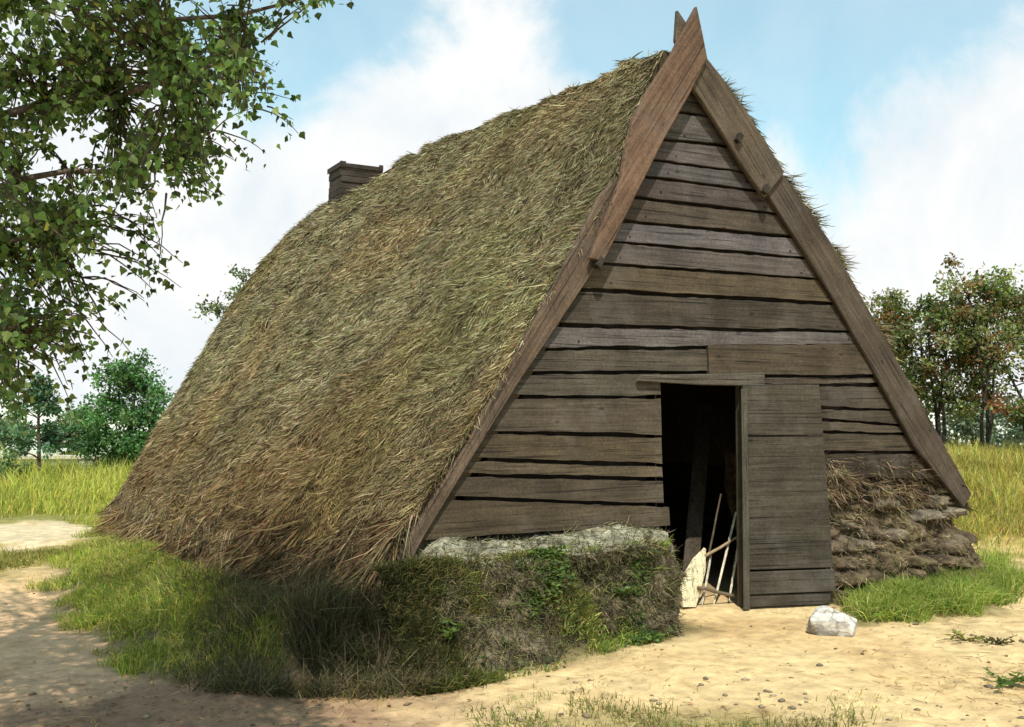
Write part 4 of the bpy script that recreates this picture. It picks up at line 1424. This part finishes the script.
for c in cc[::9]:
    a = TP[np.argmin(np.linalg.norm(TP - c + [0, 0, .8], axis=1))]
    mt.tube(limb_path(a, c, .08, 7, .06), np.linspace(.014, .002, 7), 5, (.14, .11, .09), cap=False)
mt.build('trunk', M_bark, birch, smooth=True)
ml.build('crown', M_leaf, birch)

# ------------------------------------------------------------------ light
SUN = np.array([-.26, -.50, .82]); SUN /= np.linalg.norm(SUN)
sd = bpy.data.lights.new('sun', 'SUN')
sd.energy = 5.0; sd.angle = rad(.5); sd.color = (1.0, .93, .82)
so = bpy.data.objects.new('sun', sd); COL.objects.link(so)
so.rotation_euler = Vector(SUN).to_track_quat('Z', 'Y').to_euler()
so.location = (-6, -5, 12)

w_ = bpy.data.worlds.new('World'); scene.world = w_
w_.use_nodes = True
nt = w_.node_tree
for n_ in list(nt.nodes): nt.nodes.remove(n_)
out = nt.nodes.new('ShaderNodeOutputWorld'); bg = nt.nodes.new('ShaderNodeBackground')
nt.links.new(bg.outputs[0], out.inputs[0])
sky = nt.nodes.new('ShaderNodeTexSky'); sky.sky_type = 'NISHITA'; sky.sun_disc = False
el = math.asin(SUN[2]); sky.sun_elevation = el; sky.sun_rotation = math.atan2(SUN[0], SUN[1])
sky.air_density = 1.0; sky.dust_density = 1.2; sky.ozone_density = 1.0
bg.inputs['Strength'].default_value = .115
tc = N(nt, 'ShaderNodeTexCoord')
nz = N(nt, 'ShaderNodeTexNoise', Scale=4.2, Detail=10.0, Roughness=.6, Distortion=.3)
nt.links.new(tc.outputs['Generated'], nz.inputs['Vector'])


def math_(op, a, b=None, clamp=False):
    n_ = nt.nodes.new('ShaderNodeMath'); n_.operation = op; n_.use_clamp = clamp
    for i_, q_ in enumerate((a, b)):
        if q_ is None: continue
        if isinstance(q_, (int, float)): n_.inputs[i_].default_value = q_
        else: nt.links.new(q_, n_.inputs[i_])
    return n_.outputs[0]


def blobdir(px, py, r_px, amp):
    """cloud bank or blue gap in a fixed compass direction of the sky"""
    d = ray(px, py); d = d / np.linalg.norm(d)
    n_ = nt.nodes.new('ShaderNodeVectorMath'); n_.operation = 'DOT_PRODUCT'
    nt.links.new(tc.outputs['Generated'], n_.inputs[0]); n_.inputs[1].default_value = tuple(d)
    mr_ = nt.nodes.new('ShaderNodeMapRange'); mr_.interpolation_type = 'SMOOTHSTEP'
    mr_.inputs['From Min'].default_value = math.cos(math.atan(r_px / F)); mr_.inputs['From Max'].default_value = 1.0
    mr_.inputs['To Min'].default_value = 0; mr_.inputs['To Max'].default_value = amp
    nt.links.new(n_.outputs['Value'], mr_.inputs[0])
    return mr_.outputs[0]


sx_ = nt.nodes.new('ShaderNodeSeparateXYZ'); nt.links.new(tc.outputs['Generated'], sx_.inputs[0])
elg = nt.nodes.new('ShaderNodeMapRange'); elg.inputs['From Min'].default_value = .08; elg.inputs['From Max'].default_value = .42; elg.inputs['To Min'].default_value = .42; elg.inputs['To Max'].default_value = -.12
nt.links.new(sx_.outputs[2], elg.inputs[0])
nsc = math_('MULTIPLY', nz.outputs[0], 1.7)
tot = math_('ADD', nsc, elg.outputs[0])
for a in ((480, 90, 190, .34), (860, 60, 300, -.38), (620, 10, 170, -.25), (330, 60, 160, -.32), (250, 130, 90, -.1), (190, 300, 260, .4), (950, 230, 260, .35)):
    tot = math_('ADD', tot, blobdir(*a))
cm = nt.nodes.new('ShaderNodeMapRange'); cm.interpolation_type = 'SMOOTHSTEP'
cm.inputs['From Min'].default_value = .76; cm.inputs['From Max'].default_value = 1.10; cm.inputs['To Min'].default_value = .40; cm.inputs['To Max'].default_value = 1
nt.links.new(tot, cm.inputs[0])
tn = nt.nodes.new('ShaderNodeMix'); tn.data_type = 'RGBA'; tn.blend_type = 'MULTIPLY'; tn.inputs[0].default_value = 1
nt.links.new(sky.outputs[0], tn.inputs[6]); tn.inputs[7].default_value = (.86, 1.85, 1.62, 1)
mx = nt.nodes.new('ShaderNodeMix'); mx.data_type = 'RGBA'
nt.links.new(cm.outputs[0], mx.inputs[0]); nt.links.new(tn.outputs[2], mx.inputs[6])
n3 = N(nt, 'ShaderNodeTexNoise', Scale=7.5, Detail=8.0, Roughness=.6, Distortion=.4)
nt.links.new(tc.outputs['Generated'], n3.inputs['Vector'])
r3_ = nt.nodes.new('ShaderNodeMapRange'); r3_.inputs['From Min'].default_value = .36; r3_.inputs['From Max'].default_value = .6
nt.links.new(n3.outputs[0], r3_.inputs[0])
cl_ = nt.nodes.new('ShaderNodeMix'); cl_.data_type = 'RGBA'
nt.links.new(r3_.outputs[0], cl_.inputs[0])
cl_.inputs[6].default_value = (6.9, 7.45, 7.8, 1); cl_.inputs[7].default_value = (8.3, 8.3, 8.2, 1)
nt.links.new(cl_.outputs[2], mx.inputs[7])
nt.links.new(mx.outputs[2], bg.inputs[0])

vs = scene.view_settings
vs.view_transform = 'Standard'; vs.look = 'None'; vs.exposure = 0.1; vs.gamma = 1; vs.use_curve_mapping = False
scene.cycles.max_bounces = 6
scene.cycles.transparent_max_bounces = 6
